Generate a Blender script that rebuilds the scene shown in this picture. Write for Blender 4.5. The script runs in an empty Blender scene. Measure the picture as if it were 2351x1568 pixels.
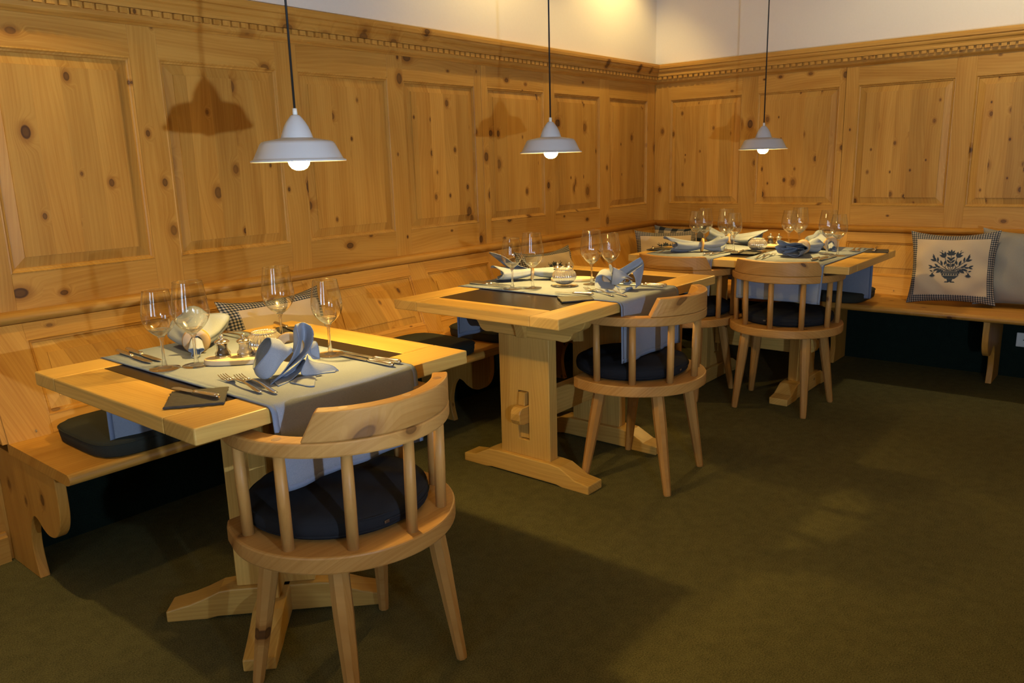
import bpy, bmesh, math, random
from mathutils import Vector, Matrix, noise
random.seed(7)
PI = math.pi
S = bpy.context.scene
COL = S.collection
R = math.radians

# ------------------------------------------------------------------ camera
cam_d = bpy.data.cameras.new('camera')
cam_d.sensor_width = 36.0
cam_d.lens = 27.675
cam_d.clip_start = 0.02
cam = bpy.data.objects.new('camera', cam_d)
COL.objects.link(cam)
cam.matrix_world = Matrix(((0.63349626, 0.18707828, -0.75078906, -5.13865),
                           (-0.77327412, 0.11920075, -0.62276666, -2.88638),
                           (-0.02701149, 0.9750861, 0.22017602, 1.26110),
                           (0, 0, 0, 1)))
S.camera = cam

# ------------------------------------------------------------------ light
S.view_settings.view_transform = 'Standard'
S.view_settings.look = 'None'
S.view_settings.gamma = 1.0
S.view_settings.exposure = 0.36
S.view_settings.use_curve_mapping = False

BULB_COL = (1.0, 0.63, 0.17)
BULB_STRENGTH = 75.0  #B
KEY_COL = (0.66, 0.82, 1.03)
KEY_STRENGTH = 7600.0  #K
PEND_W = 27.0
SPOT_COL = (1.0, 0.70, 0.25)
DAY_COL = (0.62, 0.80, 1.0)

w = bpy.data.worlds.new('world')
S.world = w
w.use_nodes = True
w.node_tree.nodes['Background'].inputs[0].default_value = (0.55, 0.75, 1.0, 1)
w.node_tree.nodes['Background'].inputs[1].default_value = 0.3


def spot(name, loc, target, power, angle, blend, col, rad):
    d = bpy.data.lights.new(name, 'SPOT')
    d.energy = power
    d.color = col
    d.spot_size = R(angle)
    d.spot_blend = blend
    d.shadow_soft_size = rad
    o = bpy.data.objects.new(name, d)
    COL.objects.link(o)
    o.location = loc
    o.rotation_euler = (Vector(target) - Vector(loc)).to_track_quat('-Z', 'Y').to_euler()
    return o


# recessed ceiling downlights that graze the panelled wall; the last is added fill
spot('ceiling_or_fill_spot', (-4.62, -0.40, 2.58), (-4.62, 0.05, 1.4), 46, 96, 0.6, SPOT_COL, 0.03)
spot('ceiling_or_fill_spot', (-0.62, -0.40, 2.58), (-0.62, 0.10, 1.6), 21, 120, 0.6, SPOT_COL, 0.03)
spot('ceiling_or_fill_spot', (-1.75, -0.40, 2.58), (-1.75, 0.10, 1.6), 18, 120, 0.6, SPOT_COL, 0.03)
spot('ceiling_or_fill_spot', (-0.95, -2.30, 2.58), (0.10, -2.20, 1.7), 33, 120, 0.6, (1.0, 0.80, 0.46), 0.05)  # added warm fill for the upper plaster of the right wall


def area(name, loc, target, sx, sy, power, col):
    d = bpy.data.lights.new(name, 'AREA')
    d.shape = 'RECTANGLE'
    d.size, d.size_y = sx, sy
    d.energy = power
    d.color = col
    o = bpy.data.objects.new(name, d)
    COL.objects.link(o)
    o.location = loc
    o.rotation_euler = (Vector(target) - Vector(loc)).to_track_quat('-Z', 'Y').to_euler()
    return o


def pendant_glow(loc):
    """the downward beam of a pendant's reflector bulb"""
    return spot('pendant_beam', (loc[0], loc[1], loc[2] - 0.038), (loc[0], loc[1], 0), PEND_W, 150, 1.0, BULB_COL, 0.014)


# daylight in the two tall windows of the wall behind the camera
WIN_Y = (-2.2, -4.2)
for wy in WIN_Y:
    area('window_daylight', (-8.12, wy, 1.55), (0, wy, 1.55), 0.95, 1.65, 25, DAY_COL)

# ------------------------------------------------------------------ mesh helpers


class MB:
    """collects geometry for ONE mesh object"""

    def __init__(self):
        self.v = []
        self.f = []
        self.smooth = []

    def add(self, vs, fs, smooth=False):
        b = len(self.v)
        self.v += [tuple(x) for x in vs]
        self.f += [tuple(b + i for i in f) for f in fs]
        self.smooth += [smooth] * len(fs)
        return self

    def box(self, x0, x1, y0, y1, z0, z1):
        vs = [(x0, y0, z0), (x1, y0, z0), (x1, y1, z0), (x0, y1, z0),
              (x0, y0, z1), (x1, y0, z1), (x1, y1, z1), (x0, y1, z1)]
        return self.add(vs, [(0, 3, 2, 1), (4, 5, 6, 7), (0, 1, 5, 4), (1, 2, 6, 5), (2, 3, 7, 6), (3, 0, 4, 7)])

    def prism(self, pts, a, b, axis, smooth=False):
        """pts 2D outline extruded from a to b along axis (x: pts=(y,z), y: (x,z), z: (x,y))"""
        def P(p, t):
            return {'x': (t, p[0], p[1]), 'y': (p[0], t, p[1]), 'z': (p[0], p[1], t)}[axis]
        n = len(pts)
        vs = [P(p, a) for p in pts] + [P(p, b) for p in pts]
        fs = [tuple(range(n - 1, -1, -1)), tuple(range(n, 2 * n))]
        self.add(vs, fs)
        bb = len(self.v) - 2 * n
        for i in range(n):
            j = (i + 1) % n
            self.f.append((bb + i, bb + j, bb + n + j, bb + n + i))
            self.smooth.append(smooth)
        return self

    def lathe(self, prof, n=32, c=(0, 0, 0), smooth=True, rib=None):
        vs, fs = [], []
        m = len(prof)
        for k in range(n):
            a = 2 * PI * k / n
            for (r, z) in prof:
                rr = r if rib is None else r * rib(a, z)
                vs.append((c[0] + rr * math.cos(a), c[1] + rr * math.sin(a), c[2] + z))
        for k in range(n):
            k2 = (k + 1) % n
            for i in range(m - 1):
                fs.append((k * m + i, k2 * m + i, k2 * m + i + 1, k * m + i + 1))
        return self.add(vs, fs, smooth)

    def tube(self, path, rads, n=10, smooth=True, cap=True, phase=0.0):
        path = [Vector(p) for p in path]
        if not hasattr(rads, '__len__'):
            rads = [rads] * len(path)
        vs, fs = [], []
        up = Vector((0.0123, 0.03, 1)).normalized()
        for i, p in enumerate(path):
            t = (path[min(i + 1, len(path) - 1)] - path[max(i - 1, 0)]).normalized()
            u = up
            if abs(t.dot(u)) > 0.95:
                u = Vector((1, 0.02, 0))
            s = t.cross(u).normalized()
            q = s.cross(t).normalized()
            r = rads[i]
            ra, rb = (r if hasattr(r, '__len__') else (r, r))
            for k in range(n):
                a = 2 * PI * k / n + phase
                vs.append(p + s * (ra * math.cos(a)) + q * (rb * math.sin(a)))
        for i in range(len(path) - 1):
            for k in range(n):
                k2 = (k + 1) % n
                fs.append((i * n + k, i * n + k2, (i + 1) * n + k2, (i + 1) * n + k))
        self.add(vs, fs, smooth)
        if cap:
            b = len(self.v) - len(vs)
            self.f.append(tuple(b + k for k in range(n - 1, -1, -1)))
            self.f.append(tuple(b + len(vs) - n + k for k in range(n)))
            self.smooth += [False, False]
        return self

    def grid(self, rows, smooth=True, closed=False):
        """rows: list of equally long point lists"""
        m = len(rows[0])
        vs = [p for r in rows for p in r]
        fs = []
        for i in range(len(rows) - 1):
            for j in range(m if closed else m - 1):
                k = (j + 1) % m
                fs.append((i * m + j, i * m + k, (i + 1) * m + k, (i + 1) * m + j))
        return self.add(vs, fs, smooth)

    def disc(self, c, r, n=16, z=None):
        vs = [(c[0] + r * math.cos(2 * PI * k / n), c[1] + r * math.sin(2 * PI * k / n), c[2]) for k in range(n)]
        return self.add(vs, [tuple(range(n))])

    def build(self, name, m, parent=None, bevel=0.0, seg=2, solid=0.0, offset=0.0, recalc=True, subsurf=0, loc=None, rot=None):
        me = bpy.data.meshes.new(name)
        me.from_pydata(self.v, [], self.f)
        me.polygons.foreach_set('use_smooth', self.smooth)
        me.update()
        if recalc:
            bm = bmesh.new()
            bm.from_mesh(me)
            bmesh.ops.recalc_face_normals(bm, faces=bm.faces)
            bm.to_mesh(me)
            bm.free()
        o = bpy.data.objects.new(name, me)
        COL.objects.link(o)
        if m is not None:
            me.materials.append(m)
        if solid:
            md = o.modifiers.new('s', 'SOLIDIFY')
            md.thickness = solid
            md.offset = offset
        if subsurf:
            md = o.modifiers.new('u', 'SUBSURF')
            md.levels = md.render_levels = subsurf
        if bevel:
            md = o.modifiers.new('b', 'BEVEL')
            md.width = bevel
            md.segments = seg
            md.limit_method = 'ANGLE'
            md.angle_limit = R(35)
            md.use_clamp_overlap = True
        if parent is not None:
            o.parent = parent
        if loc is not None:
            o.location = loc
        if rot is not None:
            o.rotation_euler = rot
        return o


def tag(o, label=None, cat=None, group=None, kind=None):
    if label:
        o['label'] = label
    if cat:
        o['category'] = cat
    if group:
        o['group'] = group
    if kind:
        o['kind'] = kind
    return o


def thing(name, label, cat, loc=(0, 0, 0), rz=0.0, group=None):
    o = bpy.data.objects.new(name, None)
    o.empty_display_size = 0.05
    COL.objects.link(o)
    o.location = loc
    o.rotation_euler = (0, 0, rz)
    return tag(o, label, cat, group)


def structure(name):
    o = bpy.data.objects.new(name, None)
    o.empty_display_size = 0.05
    COL.objects.link(o)
    o['kind'] = 'structure'
    return o


def dup(root, loc, rz, label, group=None):
    r = root.copy()
    COL.objects.link(r)
    r.location = loc
    r.rotation_euler = (0, 0, rz)
    r['label'] = label
    if group:
        r['group'] = group
    for ch in list(root.children):
        c = ch.copy()
        COL.objects.link(c)
        c.parent = r
        for g in list(ch.children):
            d = g.copy()
            COL.objects.link(d)
            d.parent = c
    return r


def cat_rom(pts, n):
    """Catmull-Rom resample of a list of Vectors, n segments per span"""
    pts = [Vector(p) for p in pts]
    out = []
    for i in range(len(pts) - 1):
        p0 = pts[max(i - 1, 0)]
        p1, p2 = pts[i], pts[i + 1]
        p3 = pts[min(i + 2, len(pts) - 1)]
        for k in range(n):
            t = k / n
            out.append(0.5 * ((2 * p1) + (p2 - p0) * t + (2 * p0 - 5 * p1 + 4 * p2 - p3) * t * t + (3 * p1 - p0 - 3 * p2 + p3) * t ** 3))
    out.append(pts[-1])
    return out


def resample(pts, m):
    c = cat_rom(pts, 12)
    L = [0.0]
    for a, b in zip(c, c[1:]):
        L.append(L[-1] + (b - a).length)
    out = []
    j = 0
    for k in range(m):
        t = L[-1] * k / (m - 1)
        while j < len(c) - 2 and L[j + 1] < t:
            j += 1
        seg = max(L[j + 1] - L[j], 1e-9)
        out.append(c[j].lerp(c[j + 1], min(max((t - L[j]) / seg, 0), 1)))
    return out


def sheet_rows(curves, m=18, n=5, closed=False):
    """smooth surface through a few hand-placed curves"""
    if closed:
        cs = [resample(list(c) + [c[0]], m + 1)[:-1] for c in curves]
    else:
        cs = [resample(c, m) for c in curves]
    cols = [cat_rom([c[j] for c in cs], n) for j in range(len(cs[0]))]
    return [[cols[j][i] for j in range(len(cols))] for i in range(len(cols[0]))]


# ------------------------------------------------------------------ materials
def new_mat(name):
    m = bpy.data.materials.new(name)
    m.use_nodes = True
    nt = m.node_tree
    return m, nt, nt.nodes['Principled BSDF']


def simple(name, col, rough=0.5, metal=0.0, spec=0.5, trans=0.0, ior=1.5):
    m, nt, b = new_mat(name)
    b.inputs['Base Color'].default_value = (*col, 1)
    b.inputs['Roughness'].default_value = rough
    b.inputs['Metallic'].default_value = metal
    b.inputs['Specular IOR Level'].default_value = spec
    b.inputs['Transmission Weight'].default_value = trans
    b.inputs['IOR'].default_value = ior
    return m


class NT:
    def __init__(self, nt):
        self.nt = nt

    def n(self, t, **kw):
        nd = self.nt.nodes.new(t)
        for k, v in kw.items():
            if k.startswith('i_'):
                nd.inputs[int(k[2:])].default_value = v
            else:
                setattr(nd, k, v)
        return nd

    def l(self, a, b):
        self.nt.links.new(a, b)

    def math(self, op, a, b=None, c=None, clamp=False):
        nd = self.nt.nodes.new('ShaderNodeMath')
        nd.operation = op
        nd.use_clamp = clamp
        for i, x in enumerate((a, b, c)):
            if x is None:
                continue
            if isinstance(x, (int, float)):
                nd.inputs[i].default_value = x
            else:
                self.l(x, nd.inputs[i])
        return nd.outputs[0]

    def mix(self, fac, a, b, blend='MIX'):
        nd = self.nt.nodes.new('ShaderNodeMix')
        nd.data_type = 'RGBA'
        nd.blend_type = blend
        for s, x in ((0, fac), (6, a), (7, b)):
            if isinstance(x, (int, float)):
                nd.inputs[s].default_value = x
            elif isinstance(x, tuple):
                nd.inputs[s].default_value = (*x, 1) if len(x) == 3 else x
            else:
                self.l(x, nd.inputs[s])
        return nd.outputs[2]

    def smooth(self, val, lo, hi, a=0.0, b=1.0):
        nd = self.nt.nodes.new('ShaderNodeMapRange')
        nd.interpolation_type = 'SMOOTHSTEP'
        for i, x in enumerate((val, lo, hi, a, b)):
            if isinstance(x, (int, float)):
                nd.inputs[i].default_value = x
            else:
                self.l(x, nd.inputs[i])
        return nd.outputs[0]


def wood(name, axis, light, dark, knot=0.5, kscale=1.0, board=0.0, rough=0.45, contrast=0.85, shift=0.0):
    """solid pine / beech: grain along `axis`, knots are cut branches, boards are glued staves of slightly different tone"""
    m, nt, b = new_mat(name)
    t = NT(nt)
    tc = t.n('ShaderNodeTexCoord')
    oi = t.n('ShaderNodeObjectInfo')
    off = t.math('MULTIPLY', oi.outputs['Random'], 37.0)
    sep = t.n('ShaderNodeSeparateXYZ')
    t.l(tc.outputs['Object'], sep.inputs[0])
    X, Y, Z = sep.outputs
    along = {'x': X, 'y': Y, 'z': Z}[axis]
    a1, a2 = {'x': (Y, Z), 'y': (X, Z), 'z': (X, Y)}[axis]
    across = t.math('ADD', a1, a2)
    al = t.math('ADD', along, off)
    ac = t.math('ADD', across, off)
    bt = None
    if board:
        bi = t.math('FLOOR', t.math('MULTIPLY', ac, 1.0 / board))
        wn = t.n('ShaderNodeTexWhiteNoise', noise_dimensions='1D')
        t.l(bi, wn.inputs['W'])
        bt = wn.outputs['Value']
        al = t.math('ADD', al, t.math('MULTIPLY', bt, 9.0))
    # knots
    kv = t.n('ShaderNodeCombineXYZ')
    t.l(t.math('MULTIPLY', ac, 7.5 * kscale), kv.inputs[0])
    t.l(t.math('MULTIPLY', al, 5.0 * kscale), kv.inputs[1])
    vo = t.n('ShaderNodeTexVoronoi', voronoi_dimensions='2D', feature='F1')
    vo.inputs['Scale'].default_value = 1.0
    vo.inputs['Randomness'].default_value = 0.9
    t.l(kv.outputs[0], vo.inputs['Vector'])
    sc = t.n('ShaderNodeSeparateColor')
    t.l(vo.outputs['Color'], sc.inputs[0])
    has = t.math('LESS_THAN', sc.outputs[0], knot)
    rad = t.math('MULTIPLY', t.math('ADD', t.math('MULTIPLY', t.math('POWER', sc.outputs[1], 2.4), 0.115), 0.040), has)
    kd = vo.outputs['Distance']
    # warp the grain round the knots
    infl = t.math('MULTIPLY', t.smooth(kd, 0.0, t.math('MULTIPLY', rad, 3.2), 1.0, 0.0), 0.045)
    ng = t.n('ShaderNodeTexNoise', noise_dimensions='2D')
    gv = t.n('ShaderNodeCombineXYZ')
    t.l(t.math('MULTIPLY', ac, 3.0), gv.inputs[0])
    t.l(t.math('MULTIPLY', al, 0.8), gv.inputs[1])
    t.l(gv.outputs[0], ng.inputs['Vector'])
    ng.inputs['Scale'].default_value = 1.0
    ng.inputs['Detail'].default_value = 1.0
    warp = t.math('ADD', t.math('MULTIPLY', ng.outputs['Fac'], 0.16), infl)
    ring = t.math('ADD', ac, warp)
    # growth rings (sine) and fine fibre
    s = t.math('SINE', t.math('MULTIPLY', ring, 420.0))
    s = t.math('MULTIPLY_ADD', s, 0.5, 0.5)
    fv = t.n('ShaderNodeCombineXYZ')
    t.l(t.math('MULTIPLY', ring, 260.0), fv.inputs[0])
    t.l(t.math('MULTIPLY', al, 6.0), fv.inputs[1])
    nf = t.n('ShaderNodeTexNoise', noise_dimensions='2D')
    nf.inputs['Scale'].default_value = 1.0
    nf.inputs['Detail'].default_value = 3.0
    t.l(fv.outputs[0], nf.inputs['Vector'])
    bv = t.n('ShaderNodeCombineXYZ')
    t.l(t.math('MULTIPLY', ring, 14.0), bv.inputs[0])
    t.l(t.math('MULTIPLY', al, 1.3), bv.inputs[1])
    nb = t.n('ShaderNodeTexNoise', noise_dimensions='2D')
    nb.inputs['Scale'].default_value = 1.0
    nb.inputs['Detail'].default_value = 2.0
    t.l(bv.outputs[0], nb.inputs['Vector'])
    g = t.math('MULTIPLY_ADD', s, 0.24, t.math('MULTIPLY_ADD', nf.outputs['Fac'], 0.95, -0.22))
    g = t.math('MULTIPLY_ADD', t.math('SUBTRACT', nb.outputs['Fac'], 0.5), 1.6, g)
    g = t.math('MULTIPLY', g, contrast, clamp=True)
    col = t.mix(g, light, dark)
    # tone per piece / per stave
    tone = t.math('MULTIPLY_ADD', oi.outputs['Random'], 0.16, 0.92)
    if bt is not None:
        tone = t.math('MULTIPLY', tone, t.math('MULTIPLY_ADD', bt, 0.26, 0.87))
    hs = t.n('ShaderNodeHueSaturation')
    t.l(col, hs.inputs['Color'])
    t.l(tone, hs.inputs['Value'])
    col = hs.outputs[0]
    # knot colouring: warm halo, brown core, dark rim
    halo = t.smooth(kd, rad, t.math('MULTIPLY_ADD', rad, 2.0, 0.001), 1.0, 0.0)
    halo = t.math('MULTIPLY', halo, t.math('MULTIPLY', has, 0.55))
    col = t.mix(halo, col, (dark[0] * 0.62, dark[1] * 0.48, dark[2] * 0.4))
    core = t.smooth(kd, t.math('MULTIPLY', rad, 0.72), rad, 1.0, 0.0)
    core = t.math('MULTIPLY', core, has)
    rim = t.math('MULTIPLY', core, t.smooth(kd, t.math('MULTIPLY', rad, 0.35), t.math('MULTIPLY', rad, 0.8), 0.80, 1.0))
    dk = t.math('MULTIPLY_ADD', sc.outputs[2], 0.5, 0.5)
    col = t.mix(t.math('MULTIPLY', rim, dk), col, (0.060, 0.024, 0.009))
    t.l(col, b.inputs['Base Color'])
    b.inputs['Roughness'].default_value = rough
    b.inputs['Specular IOR Level'].default_value = 0.32
    bp = t.n('ShaderNodeBump')
    bp.inputs['Strength'].default_value = 0.12
    bp.inputs['Distance'].default_value = 0.002
    t.l(g, bp.inputs['Height'])
    t.l(bp.outputs[0], b.inputs['Normal'])
    return m


PL, PD = (0.55, 0.300, 0.062), (0.38, 0.168, 0.022)
PINE = {a: wood('knotty_pine_' + a, a, PL, PD, knot=0.55) for a in 'xyz'}
PANEL = wood('knotty_pine_panel', 'z', PL, PD, knot=0.50, kscale=1.0, board=0.093)
PANEL_R = wood('very_knotty_pine_panel', 'z', PL, PD, knot=0.62, kscale=1.25, board=0.085)
BENCHW = {a: wood('bench_pine_' + a, a, (0.56, 0.290, 0.055), (0.39, 0.165, 0.020), knot=0.34) for a in 'xyz'}
TL, TD = (0.66, 0.42, 0.115), (0.51, 0.29, 0.066)
TABLEW = {a: wood('pale_table_wood_' + a, a, TL, TD, knot=0.06, rough=0.38, contrast=1.0, board=0.11) for a in 'xyz'}
CHAIRW = {a: wood('pale_chair_wood_' + a, a, (0.52, 0.285, 0.085), (0.39, 0.19, 0.046), knot=0.26, kscale=1.0, rough=0.45, contrast=1.0) for a in 'xyz'}


def cloth(name, col, col2, weave=900.0, rough=0.9, uv=False, mottle=0.25, bump=0.25):
    m, nt, b = new_mat(name)
    t = NT(nt)
    tc = t.n('ShaderNodeTexCoord')
    n1 = t.n('ShaderNodeTexNoise')
    n1.inputs['Scale'].default_value = weave
    n1.inputs['Detail'].default_value = 1.0
    t.l(tc.outputs['Object'], n1.inputs['Vector'])
    n2 = t.n('ShaderNodeTexNoise')
    n2.inputs['Scale'].default_value = 9.0
    n2.inputs['Detail'].default_value = 3.0
    t.l(tc.outputs['Object'], n2.inputs['Vector'])
    f = t.math('MULTIPLY_ADD', t.math('SUBTRACT', n2.outputs['Fac'], 0.5), mottle * 2, n1.outputs['Fac'], clamp=True)
    t.l(t.mix(f, col, col2), b.inputs['Base Color'])
    b.inputs['Roughness'].default_value = rough
    b.inputs['Specular IOR Level'].default_value = 0.15
    bp = t.n('ShaderNodeBump')
    bp.inputs['Strength'].default_value = bump
    bp.inputs['Distance'].default_value = 0.001
    t.l(n1.outputs['Fac'], bp.inputs['Height'])
    t.l(bp.outputs[0], b.inputs['Normal'])
    return m


RUNNER = cloth('blue_chambray', (0.16, 0.195, 0.265), (0.29, 0.33, 0.41), 650)
RUNNER_HEM = cloth('blue_hem', (0.15, 0.20, 0.31), (0.21, 0.26, 0.37), 700)
NAPKIN = cloth('pale_blue_linen', (0.20, 0.24, 0.32), (0.33, 0.37, 0.45), 650)
PAD = cloth('dark_green_grey_felt', (0.024, 0.027, 0.022), (0.042, 0.045, 0.036), 600)
CUSH = cloth('dark_navy_canvas', (0.011, 0.013, 0.018), (0.022, 0.025, 0.032), 900)
LINEN = cloth('natural_linen', (0.48, 0.38, 0.25), (0.62, 0.50, 0.35), 900)
GREYLINEN = cloth('grey_linen', (0.24, 0.23, 0.20), (0.33, 0.31, 0.27), 500)
PRINT = cloth('dark_blue_print', (0.030, 0.040, 0.055), (0.055, 0.07, 0.09), 1200, mottle=0.1)


def carpet(name, a, bcol):
    m, nt, b = new_mat(name)
    t = NT(nt)
    tc = t.n('ShaderNodeTexCoord')
    n1 = t.n('ShaderNodeTexNoise')
    n1.inputs['Scale'].default_value = 260.0
    n1.inputs['Detail'].default_value = 2.0
    t.l(tc.outputs['Object'], n1.inputs['Vector'])
    n2 = t.n('ShaderNodeTexNoise')
    n2.inputs['Scale'].default_value = 24.0
    n2.inputs['Detail'].default_value = 4.0
    t.l(tc.outputs['Object'], n2.inputs['Vector'])
    f = t.math('MULTIPLY_ADD', t.math('SUBTRACT', n2.outputs['Fac'], 0.5), 0.3, n1.outputs['Fac'], clamp=True)
    t.l(t.mix(t.smooth(f, 0.25, 0.75), a, bcol), b.inputs['Base Color'])
    b.inputs['Roughness'].default_value = 1.0
    b.inputs['Specular IOR Level'].default_value = 0.05
    bp = t.n('ShaderNodeBump')
    bp.inputs['Strength'].default_value = 0.5
    bp.inputs['Distance'].default_value = 0.004
    t.l(n1.outputs['Fac'], bp.inputs['Height'])
    t.l(bp.outputs[0], b.inputs['Normal'])
    return m


CARPET = carpet('olive_carpet', (0.074, 0.071, 0.031), (0.160, 0.148, 0.064))
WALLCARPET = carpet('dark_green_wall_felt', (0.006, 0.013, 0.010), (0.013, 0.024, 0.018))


def plaster(name, col):
    m, nt, b = new_mat(name)
    t = NT(nt)
    tc = t.n('ShaderNodeTexCoord')
    n1 = t.n('ShaderNodeTexNoise')
    n1.inputs['Scale'].default_value = 120.0
    n1.inputs['Detail'].default_value = 3.0
    t.l(tc.outputs['Object'], n1.inputs['Vector'])
    t.l(t.mix(n1.outputs['Fac'], tuple(c * 0.95 for c in col), col), b.inputs['Base Color'])
    b.inputs['Roughness'].default_value = 0.9
    bp = t.n('ShaderNodeBump')
    bp.inputs['Strength'].default_value = 0.15
    bp.inputs['Distance'].default_value = 0.002
    t.l(n1.outputs['Fac'], bp.inputs['Height'])
    t.l(bp.outputs[0], b.inputs['Normal'])
    return m


PLASTER = plaster('warm_white_plaster', (0.80, 0.76, 0.68))


def gingham(name, period):
    m, nt, b = new_mat(name)
    t = NT(nt)
    tc = t.n('ShaderNodeTexCoord')
    sep = t.n('ShaderNodeSeparateXYZ')
    t.l(tc.outputs['UV'], sep.inputs[0])
    def stripe(c):
        fr = t.math('FRACT', t.math('MULTIPLY', c, 1.0 / period))
        return t.math('GREATER_THAN', fr, 0.5)
    k = t.math('MULTIPLY', t.math('ADD', stripe(sep.outputs[0]), stripe(sep.outputs[1])), 0.5)
    cr = t.n('ShaderNodeValToRGB')
    cr.color_ramp.interpolation = 'CONSTANT'
    e = cr.color_ramp.elements
    e[0].position, e[0].color = 0.0, (0.50, 0.43, 0.33, 1)
    e[1].position, e[1].color = 0.75, (0.018, 0.026, 0.040, 1)
    e.new(0.25).color = (0.14, 0.14, 0.14, 1)
    t.l(k, cr.inputs[0])
    t.l(cr.outputs[0], b.inputs['Base Color'])
    b.inputs['Roughness'].default_value = 0.9
    b.inputs['Specular IOR Level'].default_value = 0.15
    return m


GINGHAM = gingham('navy_gingham', 0.0115)
PLAID = gingham('grey_plaid', 0.10)

STONE, _nt, _b = new_mat('dark_granite')
_t = NT(_nt)
_tc = _t.n('ShaderNodeTexCoord')
_n = _t.n('ShaderNodeTexVoronoi')
_n.inputs['Scale'].default_value = 420.0
_t.l(_tc.outputs['Object'], _n.inputs['Vector'])
_t.l(_t.mix(_t.smooth(_n.outputs['Distance'], 0.05, 0.2), (0.10, 0.075, 0.05), (0.016, 0.012, 0.010)), _b.inputs['Base Color'])
_b.inputs['Roughness'].default_value = 0.24
SLATE, _nt, _b = new_mat('grey_slate')
_t = NT(_nt)
_tc = _t.n('ShaderNodeTexCoord')
_n = _t.n('ShaderNodeTexNoise')
_n.inputs['Scale'].default_value = 60.0
_n.inputs['Detail'].default_value = 6.0
_t.l(_tc.outputs['Object'], _n.inputs['Vector'])
_t.l(_t.mix(_n.outputs['Fac'], (0.022, 0.022, 0.022), (0.050, 0.048, 0.045)), _b.inputs['Base Color'])
_b.inputs['Roughness'].default_value = 0.55
_bp = _t.n('ShaderNodeBump')
_bp.inputs['Strength'].default_value = 0.5
_bp.inputs['Distance'].default_value = 0.002
_t.l(_n.outputs['Fac'], _bp.inputs['Height'])
_t.l(_bp.outputs[0], _b.inputs['Normal'])

SILVER = simple('polished_silver', (0.80, 0.77, 0.72), 0.16, 1.0)
STEEL = simple('dull_steel', (0.55, 0.54, 0.52), 0.32, 1.0)
SHADE = simple('grey_white_enamel', (0.52, 0.55, 0.60), 0.42)
SHADE_IN = simple('white_enamel_inside', (0.88, 0.86, 0.80), 0.5)
WHITEPLASTIC = simple('white_plastic', (0.75, 0.75, 0.72), 0.4)
CABLE = simple('black_cable', (0.012, 0.013, 0.013), 0.5)
RINGWOOD = simple('pale_ring_wood', (0.50, 0.37, 0.24), 0.6)
RINGBARK = simple('orange_ring_rim', (0.62, 0.33, 0.07), 0.55)
TRAYM = simple('cream_tray', (0.58, 0.46, 0.30), 0.55)
PEPPER = simple('peppercorns', (0.03, 0.02, 0.015), 0.6)
SALT = simple('white_salt', (0.80, 0.78, 0.72), 0.7)
DARKHOLE = simple('dark_hole', (0.01, 0.01, 0.01), 0.8)
ZIPM = simple('zip_metal', (0.25, 0.25, 0.26), 0.4, 1.0)
PLUG = simple('brown_dowel_end', (0.30, 0.16, 0.07), 0.5)
PLUGP = simple('pale_dowel_end', (0.55, 0.34, 0.15), 0.5)


def thin_glass(name, tint=(0.97, 0.98, 0.97), power=1.0):
    """thin walled glass: clear, with the mirror reflection of a single sheet"""
    m = bpy.data.materials.new(name)
    m.use_nodes = True
    nt = m.node_tree
    nt.nodes.clear()
    t = NT(nt)
    out = t.n('ShaderNodeOutputMaterial')
    tr = t.n('ShaderNodeBsdfTransparent')
    tr.inputs[0].default_value = (*tint, 1)
    gl = t.n('ShaderNodeBsdfGlossy')
    gl.inputs['Roughness'].default_value = 0.03
    lw = t.n('ShaderNodeLayerWeight')
    lw.inputs['Blend'].default_value = 0.5
    mx = t.n('ShaderNodeMixShader')
    fz = t.math('MULTIPLY_ADD', t.math('POWER', lw.outputs['Facing'], 3.5), 0.85, 0.10)
    t.l(t.math('MULTIPLY', fz, power, clamp=True), mx.inputs[0])
    t.l(tr.outputs[0], mx.inputs[1])
    t.l(gl.outputs[0], mx.inputs[2])
    t.l(mx.outputs[0], out.inputs['Surface'])
    return m


GLASS = thin_glass('thin_wine_glass', power=1.5)


def clear_solid(name):
    """thick clear glass; half of the light passes straight through"""
    m = bpy.data.materials.new(name)
    m.use_nodes = True
    nt = m.node_tree
    nt.nodes.clear()
    t = NT(nt)
    out = t.n('ShaderNodeOutputMaterial')
    g = t.n('ShaderNodeBsdfGlass')
    g.inputs['Roughness'].default_value = 0.02
    g.inputs['IOR'].default_value = 1.5
    tr = t.n('ShaderNodeBsdfTransparent')
    mx = t.n('ShaderNodeMixShader')
    mx.inputs[0].default_value = 0.6
    t.l(tr.outputs[0], mx.inputs[1])
    t.l(g.outputs[0], mx.inputs[2])
    t.l(mx.outputs[0], out.inputs['Surface'])
    return m


SOLIDGLASS = clear_solid('solid_glass')
ACRYLIC = thin_glass('clear_acrylic', (0.94, 0.92, 0.88), 1.8)
PANE = thin_glass('window_glass', (0.95, 0.97, 0.97))
MIRRORGLASS = simple('silvered_ribbed_glass', (0.86, 0.83, 0.77), 0.10, 0.85)


def emitter(name, col, strength):
    m = bpy.data.materials.new(name)
    m.use_nodes = True
    nt = m.node_tree
    nt.nodes.clear()
    o = nt.nodes.new('ShaderNodeOutputMaterial')
    e = nt.nodes.new('ShaderNodeEmission')
    e.inputs[0].default_value = (*col, 1)
    e.inputs[1].default_value = strength
    nt.links.new(e.outputs[0], o.inputs['Surface'])
    return m


BULB = emitter('lit_bulb', BULB_COL, BULB_STRENGTH)
KEYBULB = emitter('lit_globe', KEY_COL, KEY_STRENGTH)

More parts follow.
